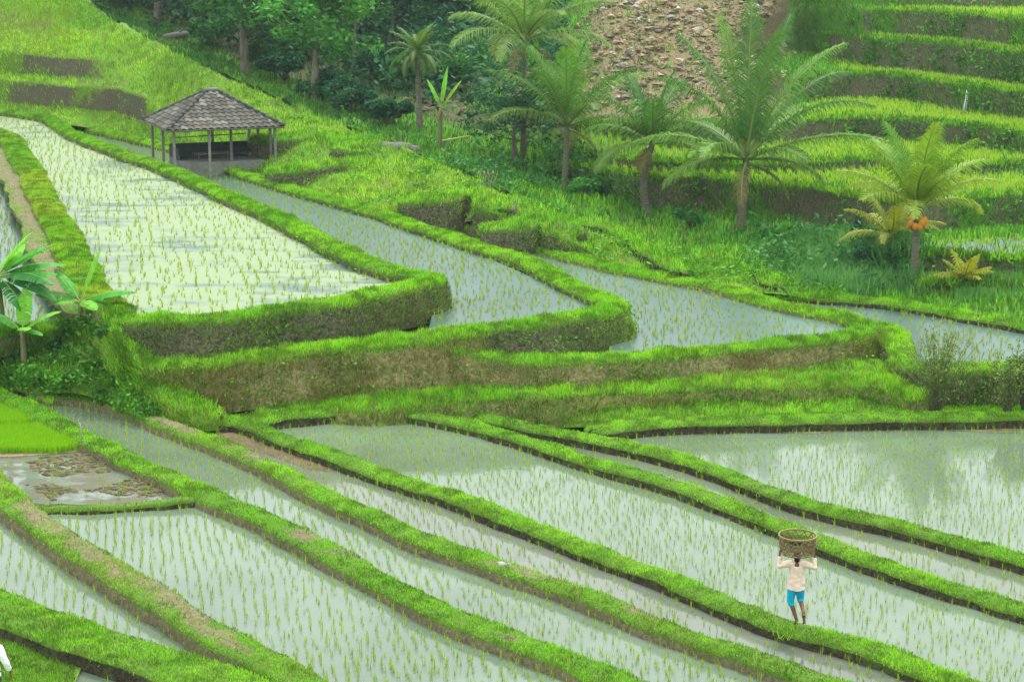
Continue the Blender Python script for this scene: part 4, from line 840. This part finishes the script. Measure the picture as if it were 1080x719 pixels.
tag(mb.build('mud_clods', M['rock'], None, False), 'lumps of mud and litter sticking out of the muddy paddy', 'mud', None, 'stuff')
pg = pm[::5]; blades('turf', np.repeat(pg, 7, 0) + rng.normal(0, .03, (len(pg) * 7, 3)) * [1, 1, 0], rng.uniform(.06, .2, len(pg) * 7), .016, leafcol(np.repeat(pg, 7, 0), (.12, .24, .015), (.2, .34, .02)), .5)
# ---- landslide rubble, logs, poles, stones
mb = MB(); k = 0
while k < 4200:
    a, y = rng.uniform(610, 865), rng.uniform(-12, 112)
    if rng.random() < .5 + .5 * math.sin(a * .11 + 2 * math.sin(y * .09)) * .35 or a > 850 - .3 * y + 12 * math.sin(y): continue
    c = vjit(a, y, 1.6); s_ = .05 + .28 * rng.random() ** 6; tone = rng.random()
    col = np.array((.25, .18, .1)) * (1 - tone) + np.array((.09, .078, .055)) * tone
    if rng.random() < .06: col = np.array((.3, .27, .22))
    mb.ell(c + [0, 0, s_ * .25], (s_ * rng.uniform(.7, 1.4), s_ * rng.uniform(.7, 1.3), s_ * rng.uniform(.5, .9)), 7, 5, col * rng.uniform(.7, 1.2), .75, k); k += 1
k = 0
while k < 260:
    c = vjit(rng.uniform(420, 600), rng.uniform(70, 118)); s_ = .1 + .22 * rng.random() ** 3; mb.ell(c + [0, 0, s_ * .2], (s_ * 1.2, s_, s_ * .6), 6, 4, np.array((.2, .15, .11)) * rng.uniform(.6, 1.3), .5, k); k += 1
tag(mb.build('rubble', M['rock'], None, False), 'tan rubble of broken stones covering the landslide slope', 'rubble', None, 'stuff')
def single(name, label, cat_, fn, mat):
    m_ = MB(); fn(m_); o = m_.build(name, M[mat]); return tag(o, label, cat_)
c = vpix(184, 46); single('log', 'larger grey fallen log on the grass behind the hill', 'log', lambda m: (m.tube([c + [-.9, -.2, .25], c + [0, 0, .38], c + [1.0, .3, .5]], [.2, .27, .22], 9, (.1, .09, .08)), m.tube([c + [.1, 0, .4], c + [.5, .1, .85]], [.1, .06], 6, (.08, .075, .07))), 'vcol')
c2 = vpix(193, 38); single('log', 'smaller dark log lying above the larger grey log', 'log', lambda m: (m.tube([c2 + [-.5, 0, .2], c2 + [0, 0, .26], c2 + [.55, .15, .4]], [.13, .17, .15], 8, (.06, .055, .05)), m.tube([c2 + [.2, 0, .25], c2 + [.1, .2, .6]], [.07, .04], 6, (.06, .055, .05))), 'vcol')
c3 = atY(418, 105, hz(418, 105) - .1); single('boulder', 'low grey boulder mound on the crest of the hill', 'boulder', lambda m: (m.ell(c3, (1.1, .8, .4), 18, 12, (.095, .092, .08), .35, 3), m.ell(c3 + [.75, .1, -.1], (.7, .5, .28), 14, 9, (.1, .098, .085), .35, 8), m.ell(c3 + [-.7, -.2, -.1], (.5, .45, .24), 14, 9, (.085, .082, .07), .35, 5)), 'rock')
c4 = vpix(468, 158); e = empty('bamboo_rail', tuple(c4)); tag(e, 'slanting pale bamboo rail on a short post behind the hill', 'rail')
m_ = MB(); m_.tube([[-.95, 0, .2], [.3, 0, .42], [1.45, 0, .62]], [.05, .045, .04], 7, (.4, .36, .2)); m_.build('pole', M['vcol'], e); m_ = MB(); m_.tube([[-.1, .03, -.4], [-.08, .05, .4]], .05, 7, (.32, .28, .18)); m_.build('post', M['vcol'], e)
c5 = at(86, 467, .66); e = empty('stake', tuple(c5)); tag(e, 'thin pale wooden stake with a crosspiece beside the seedbed', 'stake'); m_ = MB(); m_.tube([[0, 0, -.3], [.02, 0, .3], [-.03, 0, .62]], [.025, .022, .018], 6, (.26, .22, .15)); m_.build('post', M['vcol'], e); m_ = MB(); m_.tube([[-.1, .02, .5], [.09, .02, .46]], .014, 5, (.24, .2, .14)); m_.build('crosspiece', M['vcol'], e)
c6 = at(530, 592, .78); single('stone', 'pale stone lying on the patchy grass bund', 'stone', lambda m: (m.ell(c6 + [0, 0, -.08], (.15, .12, .1), 12, 8, (.26, .245, .22), .6, 3), m.ell(c6 + [.17, -.03, -.1], (.09, .08, .06), 10, 6, (.2, .19, .17), .6, 5)), 'rock')
c7 = vpix(1018, 112); Yw = c7[1]; zt = 6.15
single('water_spout', 'thin white jet of water falling down the far terrace wall', 'waterfall', lambda m: (m.tube([atY(1020, Yw - .0, zt), atY(1019.5, Yw - .25, zt - .25), atY(1018, Yw - .4, zt - .75), atY(1016, Yw - .5, 4.75)], [.035, .035, .045, .09], 7, (.6, .66, .68)), m.tube([atY(1022, Yw - .1, zt), atY(1020.5, Yw - .42, zt - .5), atY(1018.5, Yw - .5, 4.75)], [.02, .025, .04], 6, (.6, .66, .68))), 'vcol')
c8 = atY(515, 93.4, hz(515, 93.4)); single('dry_stalk', 'pale withered weed stalk on the slope above the terraces', 'plant', lambda m: [m.tube([c8 + [.05 * a, 0, -.1], c8 + [.12 * a, 0, .6], c8 + [.22 * a + .05, .05, 1.1 + .1 * (a % 2)]], [.02, .02, .012], 5, (.2, .17, .12)) for a in (-2, -1, 0, 1, 2)] and [m.ell(c8 + [.22 * a, 0, 1.1], (.05, .05, .12), 7, 5, (.22, .19, .13), .4, a + 3) for a in (-2, -1, 0, 1)], 'vcol')
q = np.repeat(at([830, 836, 339, 352, 364, 52], [672, 667, 434, 432, 431, 425], [.4, .45, .3, .3, .3, .6]), 45, 0) + rng.normal(0, .11, (270, 3)) * [1, 1, 0]; blades('turf', q, rng.uniform(.15, .32, len(q)), .025, leafcol(q, (.14, .34, .01), (.24, .44, .02)), .4)
q = np.repeat(at([24, 30, 62, 75, 88, 97, 108, 117], [674, 677, 690, 693, 696, 700, 703, 706], .25), 50, 0) + rng.normal(0, .09, (400, 3)) * [1, 1, 0]; blades('turf', q, rng.uniform(.15, .36, len(q)), .025, leafcol(q, (.12, .3, .01), (.24, .42, .02)), .3)
# ---- pavilion
pv = np.array([-16.75, 106.2, 2.75]); e = empty('pavilion', tuple(pv), R(22)); e.scale = (.92, .92, .96); tag(e, 'open pavilion with a grey tiled hip roof on posts', 'pavilion')
a_, b_, ez, rz_, hr_ = 3.5, 3.6, 2.3, 4.15, .32      # half width, half depth at eaves, eaves and ridge height, half ridge
corn = [np.array([-a_, -b_, ez]), np.array([a_, -b_, ez]), np.array([a_, b_, ez]), np.array([-a_, b_, ez])]; apx = [np.array([-hr_, 0, rz_]), np.array([hr_, 0, rz_])]
mb = MB(); r_ = np.random.default_rng(3)
def roofside(c0, c1, t0, t1, ncol, nrow):
    nrm = np.cross(c1 - c0, t0 - c0); nrm /= np.linalg.norm(nrm); nrm *= np.sign(nrm[2]); W_ = np.linalg.norm(c1 - c0)
    for i in range(nrow):
        v0_, v1_ = i / nrow, (i + 1.1) / nrow; l0, r0, l1, r1 = c0 + (t0 - c0) * v0_, c1 + (t1 - c1) * v0_, c0 + (t0 - c0) * min(1, v1_), c1 + (t1 - c1) * min(1, v1_)
        u = (c1 - c0) / W_; x = np.arange(ncol) * W_ / ncol
        for j in range(ncol):
            xa, xb = j * W_ / ncol, (j + 1) * W_ / ncol
            la, ra = np.dot(l0 - c0, u), np.dot(r0 - c0, u); lb, rb = np.dot(l1 - c0, u), np.dot(r1 - c0, u)
            V = []; ok = False; m = 7
            for row, (lo, hi, org, lift) in enumerate(((la, ra, l0, .055), (lb, rb, l1, .012))):
                for k in range(m):
                    s = xa + (xb - xa) * k / (m - 1); sc = min(max(s, lo), hi); ok |= (row == 0 and lo + .02 < s < hi - .02)
                    ph = k / (m - 1); hgt = .055 * math.sin(math.pi * min(1, ph / .62)) if ph < .62 else -.028 * math.sin(math.pi * (ph - .62) / .38)
                    V.append(org + u * (sc - lo) + nrm * (lift + hgt))
            if not ok: continue
            t_ = r_.random(); col = np.array([.035, .031, .026]) * (1 - t_) + np.array([.08, .072, .06]) * t_
            if r_.random() < .2: col = np.array([.125, .12, .105]) * r_.uniform(.8, 1.1)
            if r_.random() < .12: col = np.array([.07, .068, .065])
            if r_.random() < .12: col = np.array([.085, .073, .065])
            V += [V[k] - nrm * .035 for k in range(m)]
            mb.add(V, [[k, k + 1, m + k + 1, m + k] for k in range(m - 1)] + [[2 * m + k, 2 * m + k + 1, k + 1, k] for k in range(m - 1)], col)
roofside(corn[0], corn[1], apx[0], apx[1], 17, 10); roofside(corn[3], corn[0], apx[0], apx[0], 18, 10); roofside(corn[1], corn[2], apx[1], apx[1], 18, 10); roofside(corn[2], corn[3], apx[1], apx[0], 17, 10)
roof = mb.build('roof', M['vcol'], e, False)
m_ = MB()
for c, t in ((corn[0], apx[0]), (corn[1], apx[1]), (corn[2], apx[1]), (corn[3], apx[0])):
    for k in range(11): p0 = c + (t - c) * (k / 11); p1 = c + (t - c) * ((k + 1.12) / 11); m_.tube([p0 + [0, 0, .075], p1 + [0, 0, .05]], [.115, .095], 8, np.array([.04, .04, .039]) * r_.uniform(.75, 1.5))
m_.tube([apx[0] + [-.1, 0, .08], apx[1] + [.1, 0, .08]], .12, 8, (.13, .125, .12)); m_.build('ridge_cap', M['vcol'], roof)
m_ = MB()
for c0, c1 in zip(corn, corn[1:] + corn[:1]): m_.tube([c0 + [0, 0, -.05], c1 + [0, 0, -.05]], .05, 4)
ins = .45
for x, y, dx, dy in ((0, -b_ + ins, 2 * (a_ - ins), .12), (0, b_ - ins, 2 * (a_ - ins), .12)): m_.box((x, y, ez - .02), (dx + .1, dy, .16))
for x in (-a_ + ins, a_ - ins): m_.box((x, 0, ez - .023), (.12, 2 * (b_ - ins) - .13, .154))
for k in range(9):
    x = -2.4 + .6 * k
    for s in (-1, 1): m_.tube([[x, s * (b_ - .05), ez - .06], [x * .12, s * .12, rz_ - .16]], .035, 4)
    y = -2.4 + .6 * k
    for s in (-1, 1): m_.tube([[s * (a_ - .05), y, ez - .06], [s * .4, y * .06, rz_ - .16]], .035, 4)
m_.build('eaves_frame', M['wood'], e)
for x, y in ((-a_ + ins, -b_ + ins), (a_ - ins, -b_ + ins), (a_ - ins, b_ - ins), (-a_ + ins, b_ - ins), (-.95, -b_ + ins), (.65, -b_ + ins + 1.2), (a_ - ins, -b_ + ins + 1.1), (-a_ + ins, 0), (a_ - ins, .9), (.7, b_ - ins)):
    m_ = MB(); m_.box((x, y, (ez - .12 - .8) / 2), (.14, .14, ez - .12 + .8)); m_.build('post', M['concrete'], e, False)
m_ = MB(); m_.box((.1, -.35, -.12), (4.9, 4.2, .84)); m_.build('plinth', M['concrete'], e, False)
m_ = MB(); m_.box((.1, 1.6, .68), (4.9, .12, .72)); m_.box((2.48, .1, .66), (.12, 2.85, .68)); m_.box((-2.28, .3, .66), (.12, 2.4, .68)); m_.build('parapet', M['dark'], e, False)
m_ = MB(); m_.box((-.2, -.4, .62), (2.2, 1.0, .07)); 
for x in (-1.1, .7):
    for y in (-.8, 0): m_.box((x, y, .44), (.08, .08, .29))
m_.build('bench', M['wood'], e, False)
m_ = MB(); m_.tube([[-2.3, 1.2, 1.42], [2.4, 1.3, 1.5]], .03, 6); m_.build('rail', M['wood'], e)
single('boulder', 'small dark rock at the foot of the pavilion corner post', 'boulder', lambda m: (m.ell(atY(286, 101.5, hz(286, 101.5) + .05), (.5, .4, .34), 12, 8, (.1, .09, .08), .5, 2), m.ell(atY(282, 101.4, hz(282, 101.4) + .05), (.26, .25, .22), 10, 7, (.12, .1, .09), .5, 6)), 'rock')
# ---- people
def remesh(mb, name, mat, parent, vox, col, smooth=4):
    o = mb.build('tmp', None); md = o.modifiers.new('r', 'REMESH'); md.mode = 'VOXEL'; md.voxel_size = vox
    s_ = o.modifiers.new('s', 'SMOOTH'); s_.iterations = smooth; s_.factor = .5
    dg = bpy.context.evaluated_depsgraph_get(); me = bpy.data.meshes.new_from_object(o.evaluated_get(dg)); bpy.data.objects.remove(o)
    me.name = name; me.materials.clear(); me.materials.append(mat); me.polygons.foreach_set('use_smooth', [True] * len(me.polygons))
    q = bpy.data.objects.new(name, me); COL.objects.link(q); q.parent = parent; return q
def chain(mb, pts, rad, n=10):
    pts = np.array(pts, float); mb.tube(pts, rad, n)
    for p_, r in zip(pts, rad): mb.ell(p_, (r, r, r), 10, 7)
def cloth(name, col, rough=.85):
    m, t, out = nt(name); n = noise_node(t, 14, 4, .6); w = noise_node(t, 40, 3)
    c = mixc(t, ramp(t, n, .3, .7), tuple(x * .88 for x in col), tuple(min(1, x * 1.08) for x in col)); principled(t, out, c, rough, .15, bump(t, math_(t, 'ADD', n, math_(t, 'MULTIPLY', w, .3)), .5, .02)); return m
SKIN = cloth('skin', (.15, .07, .038), .55); HAIR = cloth('hair', (.012, .01, .009), .5)
def hand(mb, wrist, d, side, palm_n, curl=.35, s=1.):
    """palm, four unequal bent fingers and a thumb; d: towards fingers, side: thumb direction, palm_n: out of the palm"""
    d, side, pn = (np.array(v_, float) / np.linalg.norm(v_) for v_ in (d, side, palm_n)); w = np.array(wrist, float)
    kn = w + d * .085 * s
    for k, o in enumerate((.03, .01, -.01, -.03)):
        k0 = kn + side * o * s; chain(mb, [w + side * o * .55 * s, k0], [.015 * s, .013 * s], 8)
        ln = (.072, .08, .075, .058)[k] * s; p = k0; q = d.copy(); pts = [p]
        for f in (.45, .32, .23): q = q + pn * curl; q /= np.linalg.norm(q); p = p + q * ln * f; pts.append(p)
        chain(mb, pts, [.0095 * s, .009 * s, .0085 * s, .0075 * s], 8)
    t0 = w + d * .025 * s + side * .024 * s; t1 = t0 + (side * .7 + d * .6 + pn * .3) * .038 * s; t2 = t1 + (d * .9 + pn * .5 + side * .1) * .032 * s; t3 = t2 + (d + pn * .7) * .02 * s
    chain(mb, [t0, t1, t2, t3], [.014 * s, .0125 * s, .0105 * s, .009 * s], 8)
def headparts(mb, c):
    c = np.array(c); mb.ell(c, (.078, .098, .115), 18, 14); mb.ell(c + [0, .045, -.065], (.055, .052, .05), 14, 10); mb.ell(c + [0, .098, -.02], (.014, .022, .022), 10, 8)
    mb.ell(c + [0, .088, -.062], (.025, .014, .01), 10, 6); mb.ell(c + [0, .082, .02], (.055, .018, .012), 10, 6)
    for s in (-1, 1): mb.ell(c + [s * .08, -.005, -.01], (.012, .022, .032), 10, 8)
def flat(mb, fn, k):
    m_ = MB(); fn(m_); mb.add(np.concatenate(m_.V) * [1, k, 1], m_.F)
def person(label, loc, rz, legs, arms, hands, shirt, pants, sk, headc=(0, .02, 1.52), hem=.86, knee_len=True, sleeves=1., feet=None):
    e = empty('person', loc, rz); tag(e, label, 'person')
    mb = MB(); hips = [np.array([-.085, 0, .86]), np.array([.085, 0, .86])]
    chain(mb, [(0, 0, .88), (0, .005, 1.02), (0, .01, 1.18), (0, 0, 1.33), (0, .005, 1.42), np.array(headc) - [0, .01, .06]], [.12, .11, .125, .1, .052, .052], 14)
    for i, s in enumerate((-1, 1)):
        h_, kn, an, toe, hl = hips[i], *legs[i]; chain(mb, [h_, (h_ + kn) / 2, kn, kn + (an - kn) * .35, an], [.085, .072, .055, .052, .036], 12)
        chain(mb, [hl, an + (toe - an) * .3 + [0, 0, -.02], toe], [.036, .038, .028], 10); fd = (toe - hl) / np.linalg.norm(toe - hl); sx = np.array([1., 0, 0])
        for k in range(5): mb.ell(toe + fd * (.03 - .006 * abs(k - 1)) + sx * (k - 2) * .016, (.0105, .02, .011), 8, 6)
        sh, el, wr = arms[i]; chain(mb, [(0.03 * s, 0, 1.36), sh], [.06, .055], 10); chain(mb, [sh, (sh + el) / 2, el, el + (wr - el) * .35, wr], [.05, .044, .038, .036, .025], 10)
        hand(mb, wr, *hands[i])
    headparts(mb, headc); body = remesh(mb, 'body', SKIN, e, .0075, None, 2)
    hb = MB(); hc = np.array(headc); hb.ell(hc + [0, -.018, .022], (.09, .1, .112), 18, 14); hb.ell(hc + [0, -.07, -.05], (.066, .045, .07), 12, 9); hb.ell(hc + [0, -.085, -.02], (.05, .05, .05), 12, 9)
    remesh(hb, 'hair', HAIR, e, .012, None, 2)
    for s in (-1, 1): eb = MB(); eb.ell(hc + [s * .032, .086, .0], (.013, .009, .008), 10, 8, (.02, .015, .012)); eb.build('eye', HAIR, e)
    cb = MB(); flat(cb, lambda m: m.tube([(0, 0, hem - .07), (0, -.004, hem), (0, .0, 1.02), (0, .01, 1.2), (0, .005, 1.31), (0, 0, 1.38)], [.2, .19, .168, .168, .15, .07], 20), .8)
    for i, s in enumerate((-1, 1)):
        sh, el, wr = arms[i]; cf = el + (wr - el) * (.66 * sleeves); chain(cb, [(0, 0, 1.34), sh], [.085, .082], 12); chain(cb, [sh, (sh + el) / 2, el, cf], [.082, .074, .068, .056], 12)
        cb.ell((sh + el) / 2 + [0, 0, -.02], (.06, .05, .055), 10, 7)
    sh_ = remesh(cb, 'shirt', shirt, e, .012, None, 2); vv = np.empty(len(sh_.data.vertices) * 3, np.float32); sh_.data.vertices.foreach_get('co', vv); vv = vv.reshape(-1, 3); vv += (np.stack([noise(vv * [1, 1, 1.6], 9, 3), noise(vv * [1, 1, 1.6], 9, 4), 0 * vv[:, 0]], 1) * .011 + np.stack([noise(vv, 22, 5), noise(vv, 22, 6), 0 * vv[:, 0]], 1) * .004); sh_.data.vertices.foreach_set('co', vv.ravel()); sh_.data.update()
    pb = MB(); flat(pb, lambda m: m.ell((0, 0, .88), (.155, .145, .14), 16, 10), .8)
    for i in (0, 1):
        h_, kn, an, toe, hl = hips[i], *legs[i]; end = kn + (an - kn) * (.13 if knee_len else .9); chain(pb, [h_, (h_ + kn) / 2, kn, end], [.105, .096, .08, .074 if knee_len else .06], 14)
    remesh(pb, 'trousers', pants, e, .012, None, 3); return e
A = lambda *v_: np.array(v_, float)
pp = at(838.5, 657., .56)
person('person in a pink shirt and blue knee trousers carrying a basket on the head', tuple(pp + [0, 0, .0]), R(-8),
    [(A(-.11, .08, .47), A(.03, .0, .085), A(.03, .15, .03), A(.015, -.05, .045)), (A(.1, .16, .51), A(.17, -.22, .33), A(.19, -.24, .12), A(.165, -.31, .31))],
    [(A(-.19, 0, 1.35), A(-.365, -.02, 1.3), A(-.375, .04, 1.53)), (A(.19, 0, 1.35), A(.365, -.02, 1.3), A(.375, .04, 1.53))],
    [(A(.0, .05, 1), A(0, 1, 0), A(1, 0, .1), .18), (A(.0, .05, 1), A(0, 1, 0), A(-1, 0, .1), .18)], cloth('pink_cotton', (.66, .49, .41)), cloth('blue_cotton', (.006, .36, .6)), SKIN)
# basket
be = empty('basket', tuple(pp + [.0, .03, 1.585]), R(-8)); tag(be, 'round open weave bamboo basket carried upside on the head of the person', 'basket'); be['label'] = 'round open weave bamboo basket balanced on the head of the person in pink'
BH, r0_, r1_ = .41, .355, .40; rad = lambda z: r0_ + (r1_ - r0_) * z / BH; bc = lambda: np.array([.13, .095, .04]) * r_.uniform(.7, 1.4)
m_ = MB()
def strip(mb, pts, w, th, col): # flat split-bamboo strip on the wall
    mb.tube(pts, [th] * len(pts), 4, col)
for s in (-1, 1):
    for k in range(13):
        a0 = 2 * math.pi * k / 13; z = np.linspace(0, BH, 9); a = a0 + s * z / BH * .8
        m_.tube(np.stack([(rad(z) + s * .004) * np.cos(a), (rad(z) + s * .004) * np.sin(a), z], 1), .011, 4, bc())
for s in (-1, 1):
    for k in range(26):
        a0 = 2 * math.pi * k / 26; z = np.linspace(.12, .27, 5); a = a0 + s * z / BH * .8; m_.tube(np.stack([(rad(z) - s * .004) * np.cos(a), (rad(z) - s * .004) * np.sin(a), z], 1), .008, 4, bc())
m_.build('weave', M['vcol'], be)
m_ = MB(); th = np.linspace(0, 2 * math.pi, 41)
for z in (.015, .14, .175, .21, .245, .28): m_.tube(np.stack([(rad(z) + .006) * np.cos(th), (rad(z) + .006) * np.sin(th), 0 * th + z], 1), .0095, 5, bc())
m_.build('hoops', M['vcol'], be)
m_ = MB(); 
for dz, rr in ((0, .015), (-.022, .012)): m_.tube(np.stack([(r1_ + .004) * np.cos(th), (r1_ + .004) * np.sin(th), 0 * th + BH + dz], 1), rr, 7, (.22, .17, .08))
m_.build('rim', M['vcol'], be)
m_ = MB()
for ang in (0, 60, 120):
    c_a, s_a = math.cos(R(ang)), math.sin(R(ang))
    for o in np.arange(-.3, .31, .1): L = math.sqrt(r0_ ** 2 - o * o); m_.tube([[-L * c_a - o * s_a, -L * s_a + o * c_a, .01 + ang * .00006], [L * c_a - o * s_a, L * s_a + o * c_a, .01 + ang * .00006]], .009, 4, bc())
m_.tube(np.stack([r0_ * np.cos(th), r0_ * np.sin(th), 0 * th + .012], 1), .013, 6, (.2, .15, .07)); m_.build('base', M['vcol'], be)
p2 = at(-7, 752, .15)
person('person at the left edge of whom only a white sleeve and brown hand show', tuple(p2), R(10),
    [(A(-.09, .02, .46), A(-.09, -.02, .08), A(-.1, .14, .03), A(-.09, -.06, .04)), (A(.09, .02, .46), A(.09, -.02, .08), A(.1, .14, .03), A(.09, -.06, .04))],
    [(A(-.19, 0, 1.34), A(-.27, -.03, 1.06), A(-.31, .08, .83)), (A(.19, 0, 1.34), A(.29, -.03, 1.06), A(.37, .06, .82))],
    [(A(-.1, .15, -1), A(0, 1, .1), A(1, 0, 0), .3), (A(.1, .15, -1), A(0, 1, .1), A(-1, 0, 0), .3)], cloth('white_cotton', (.72, .73, .74)), cloth('dark_cotton', (.05, .05, .07)), SKIN, knee_len=False)
# ================================================================== build grass and rice
def build_group(k, name, label, cat_, mat, kind='stuff'):
    if k not in G: return
    g = G[k]; V = np.concatenate(g[0]); T = np.concatenate(g[1]); C = np.concatenate(g[2])
    o = mesh(name, V, T, M[mat], None, False, {'col': C}); return tag(o, label, cat_, None, kind)
spots = []
for ring, z, sp, rh, keep, rcol, skip in PONDS:
    lo, hi = ring.min(0), ring.max(0); hi = np.minimum(hi, [70, 140]); lo = np.maximum(lo, [-70, 20])
    a = R(12); ca, sa = math.cos(a), math.sin(a); ext = np.abs(hi - lo).sum() / 1.6; c0 = (hi + lo) / 2
    g1 = np.arange(-ext, ext, sp * .86); g2 = np.arange(-ext, ext, sp * .95)
    gx, gy = np.meshgrid(g1, g2); gx = gx.ravel(); gy = gy.ravel()
    w = np.stack([gx, gy, 0 * gx], 1); gx = gx + .25 * noise(w, .25, 5) + rng.normal(0, .03 + .06 * rcol, len(gx)); gy = gy + .3 * noise(w, .2, 6) + rng.normal(0, .05 + .06 * rcol, len(gx))
    q = np.stack([c0[0] + gx * ca - gy * sa, c0[1] + gx * sa + gy * ca], 1)
    q = q[inside(q, ring)]; q3 = np.concatenate([q, np.full((len(q), 1), z)], 1)
    q3 = q3[inview(q3, 40, 20)]; q3 = q3[rng.random(len(q3)) < keep * (.92 + .25 * np.minimum(0, noise(q3, .3, 8)))]
    spots.append(np.concatenate([q3, np.full((len(q3), 1), rh), np.full((len(q3), 1), rcol)], 1))
spots = np.concatenate(spots)
px_, py_, dep_ = proj(spots[:, :3])
vis = (px_ > 0) & (px_ < 1080) & (py_ > 0) & (py_ < 719)
def over_bund(p):      # drop plants under a bank
    return np.zeros(len(p), bool)
order = np.argsort(np.where(vis, dep_, 1e9)); near = order[:300]; rest = np.setdiff1d(np.arange(len(spots)), near)
q = spots[rest]; nb = 6
pos = np.repeat(q[:, :3], nb, 0) + rng.normal(0, .016, (len(q) * nb, 3)) * [1, 1, 0] - [0, 0, .02]
t = rng.random((len(pos), 1)); rc = np.repeat(q[:, 4:5], nb, 0)
ca_ = np.array([.14, .27, .012]) * (1 - t) + np.array([.32, .46, .03]) * t; cb_ = np.array([.16, .27, .02]) * (1 - t) + np.array([.34, .44, .04]) * t
blades('rice', pos, np.repeat(q[:, 3], nb) * rng.uniform(.5, 1.2, len(pos)) * np.repeat(rng.uniform(.55, 1.3, len(q)), nb), np.where(rc[:, 0] > 0, .022, .0125), np.where(rc > 0, cb_, ca_), .13)
build_group('rice', 'rice_seedlings', 'young rice standing in rows in all the flooded paddies', 'rice', 'rice')
protos = []
for s_ in range(6):
    G['tmp'] = [[], [], [], 0]; p0 = rng.normal(0, .016, (7, 3)) * [1, 1, 0] - [0, 0, .02]; t = rng.random((7, 1))
    blades('tmp', p0, .26 * rng.uniform(.55, 1.2, 7), .015, np.array([.14, .27, .012]) * (1 - t) + np.array([.32, .46, .03]) * t, .13)
    g_ = G.pop('tmp'); protos.append(mesh('rice_seedling', np.concatenate(g_[0]), np.concatenate(g_[1]), M['rice'], None, False, {'col': np.concatenate(g_[2])}, link=False))
for i in near:
    o = bpy.data.objects.new('rice_seedling', protos[i % 6]); COL.objects.link(o); o.location = spots[i, :3]; o.rotation_euler = (0, 0, random.uniform(0, 6.28)); sc_ = random.uniform(.8, 1.2); o.scale = (1, 1, sc_)
    tag(o, 'young green rice seedling standing in paddy water nearest the bottom of the photo', 'rice seedling', 'nearest rice seedlings in the lower paddies')
build_group('turf', 'grass', 'short bright green grass on the bunds, ledges and slopes', 'grass', 'grass')
build_group('far_rice', 'rice_field', 'yellow green young rice on the far terraces', 'rice', 'rice')
for k in list(G):
    if k.startswith('seed_'): build_group(k, 'rice_seedbed', 'bright dense rice shoots of the ' + ('nearer' if k.endswith('take') else 'farther') + ' seedbed patch', 'rice', 'rice')
# ================================================================== haze
hm, ht, ho = nt('haze_air'); pvn = ht.nodes.new('ShaderNodeVolumePrincipled'); pvn.inputs['Color'].default_value = (.82, .93, 1, 1); pvn.inputs['Density'].default_value = .00015; pvn.inputs['Anisotropy'].default_value = .2; ht.links.new(pvn.outputs[0], ho.inputs['Volume'])
mb = MB(); mb.box((0, 150, 14), (560, 420, 34)); hz_ = mb.build('haze', hm, None, False); tag(hz_, 'thin pale humid air over the valley', 'haze', None, 'stuff')
# ================================================================== light
W = bpy.data.worlds.new('World'); S.world = W; W.use_nodes = True
t = W.node_tree; bg = t.nodes['Background']
sky = t.nodes.new('ShaderNodeTexSky'); sky.sky_type = 'NISHITA'; sky.sun_disc = False
SE, SA = R(58), R(25)
sky.sun_elevation = SE; sky.sun_rotation = SA; sky.air_density = 1.2; sky.dust_density = 2.5
tc = t.nodes.new('ShaderNodeTexCoord'); nz = t.nodes.new('ShaderNodeTexNoise'); nz.inputs['Scale'].default_value = 2.2; nz.inputs['Detail'].default_value = 5
mp = t.nodes.new('ShaderNodeMapping'); mp.inputs['Scale'].default_value = (1, 1, 2.5); t.links.new(tc.outputs['Generated'], mp.inputs[0]); t.links.new(mp.outputs[0], nz.inputs['Vector'])
cl = mixc(t, ramp(t, nz.outputs[0], .3, .75), (7.2, 7.95, 7.5), (8.3, 8.9, 8.3))
sp = t.nodes.new('ShaderNodeSeparateXYZ'); t.links.new(tc.outputs['Generated'], sp.inputs[0])
# an overcast sky is about three times brighter overhead than at the horizon
hb = math_(t, 'ADD', math_(t, 'MAXIMUM', sp.outputs[2], 0.), .5)
gcl = t.nodes.new('ShaderNodeVectorMath'); gcl.operation = 'SCALE'; t.links.new(cl, gcl.inputs[0]); t.links.new(hb, gcl.inputs['Scale'])
t.links.new(mixc(t, .85, sky.outputs[0], gcl.outputs[0]), bg.inputs[0]); bg.inputs[1].default_value = .12
sd = bpy.data.lights.new('sun', 'SUN'); sd.energy = 1.5; sd.angle = R(10); sd.color = (1, .96, .88)
so = bpy.data.objects.new('sun', sd); COL.objects.link(so); so.rotation_euler = (R(90) - SE, 0, -SA + math.pi)
dvec = Vector((math.sin(SA) * math.cos(SE), math.cos(SA) * math.cos(SE), math.sin(SE))); so.rotation_euler = dvec.to_track_quat('Z', 'Y').to_euler()
vs = S.view_settings; S.display_settings.display_device = 'sRGB'; vs.view_transform = 'Standard'; vs.look = 'None'; vs.exposure = 1.4; vs.gamma = 1; vs.use_curve_mapping = False
S.cycles.max_bounces = 6; S.cycles.diffuse_bounces = 3; S.cycles.glossy_bounces = 3; S.cycles.transmission_bounces = 3; S.cycles.use_denoising = True
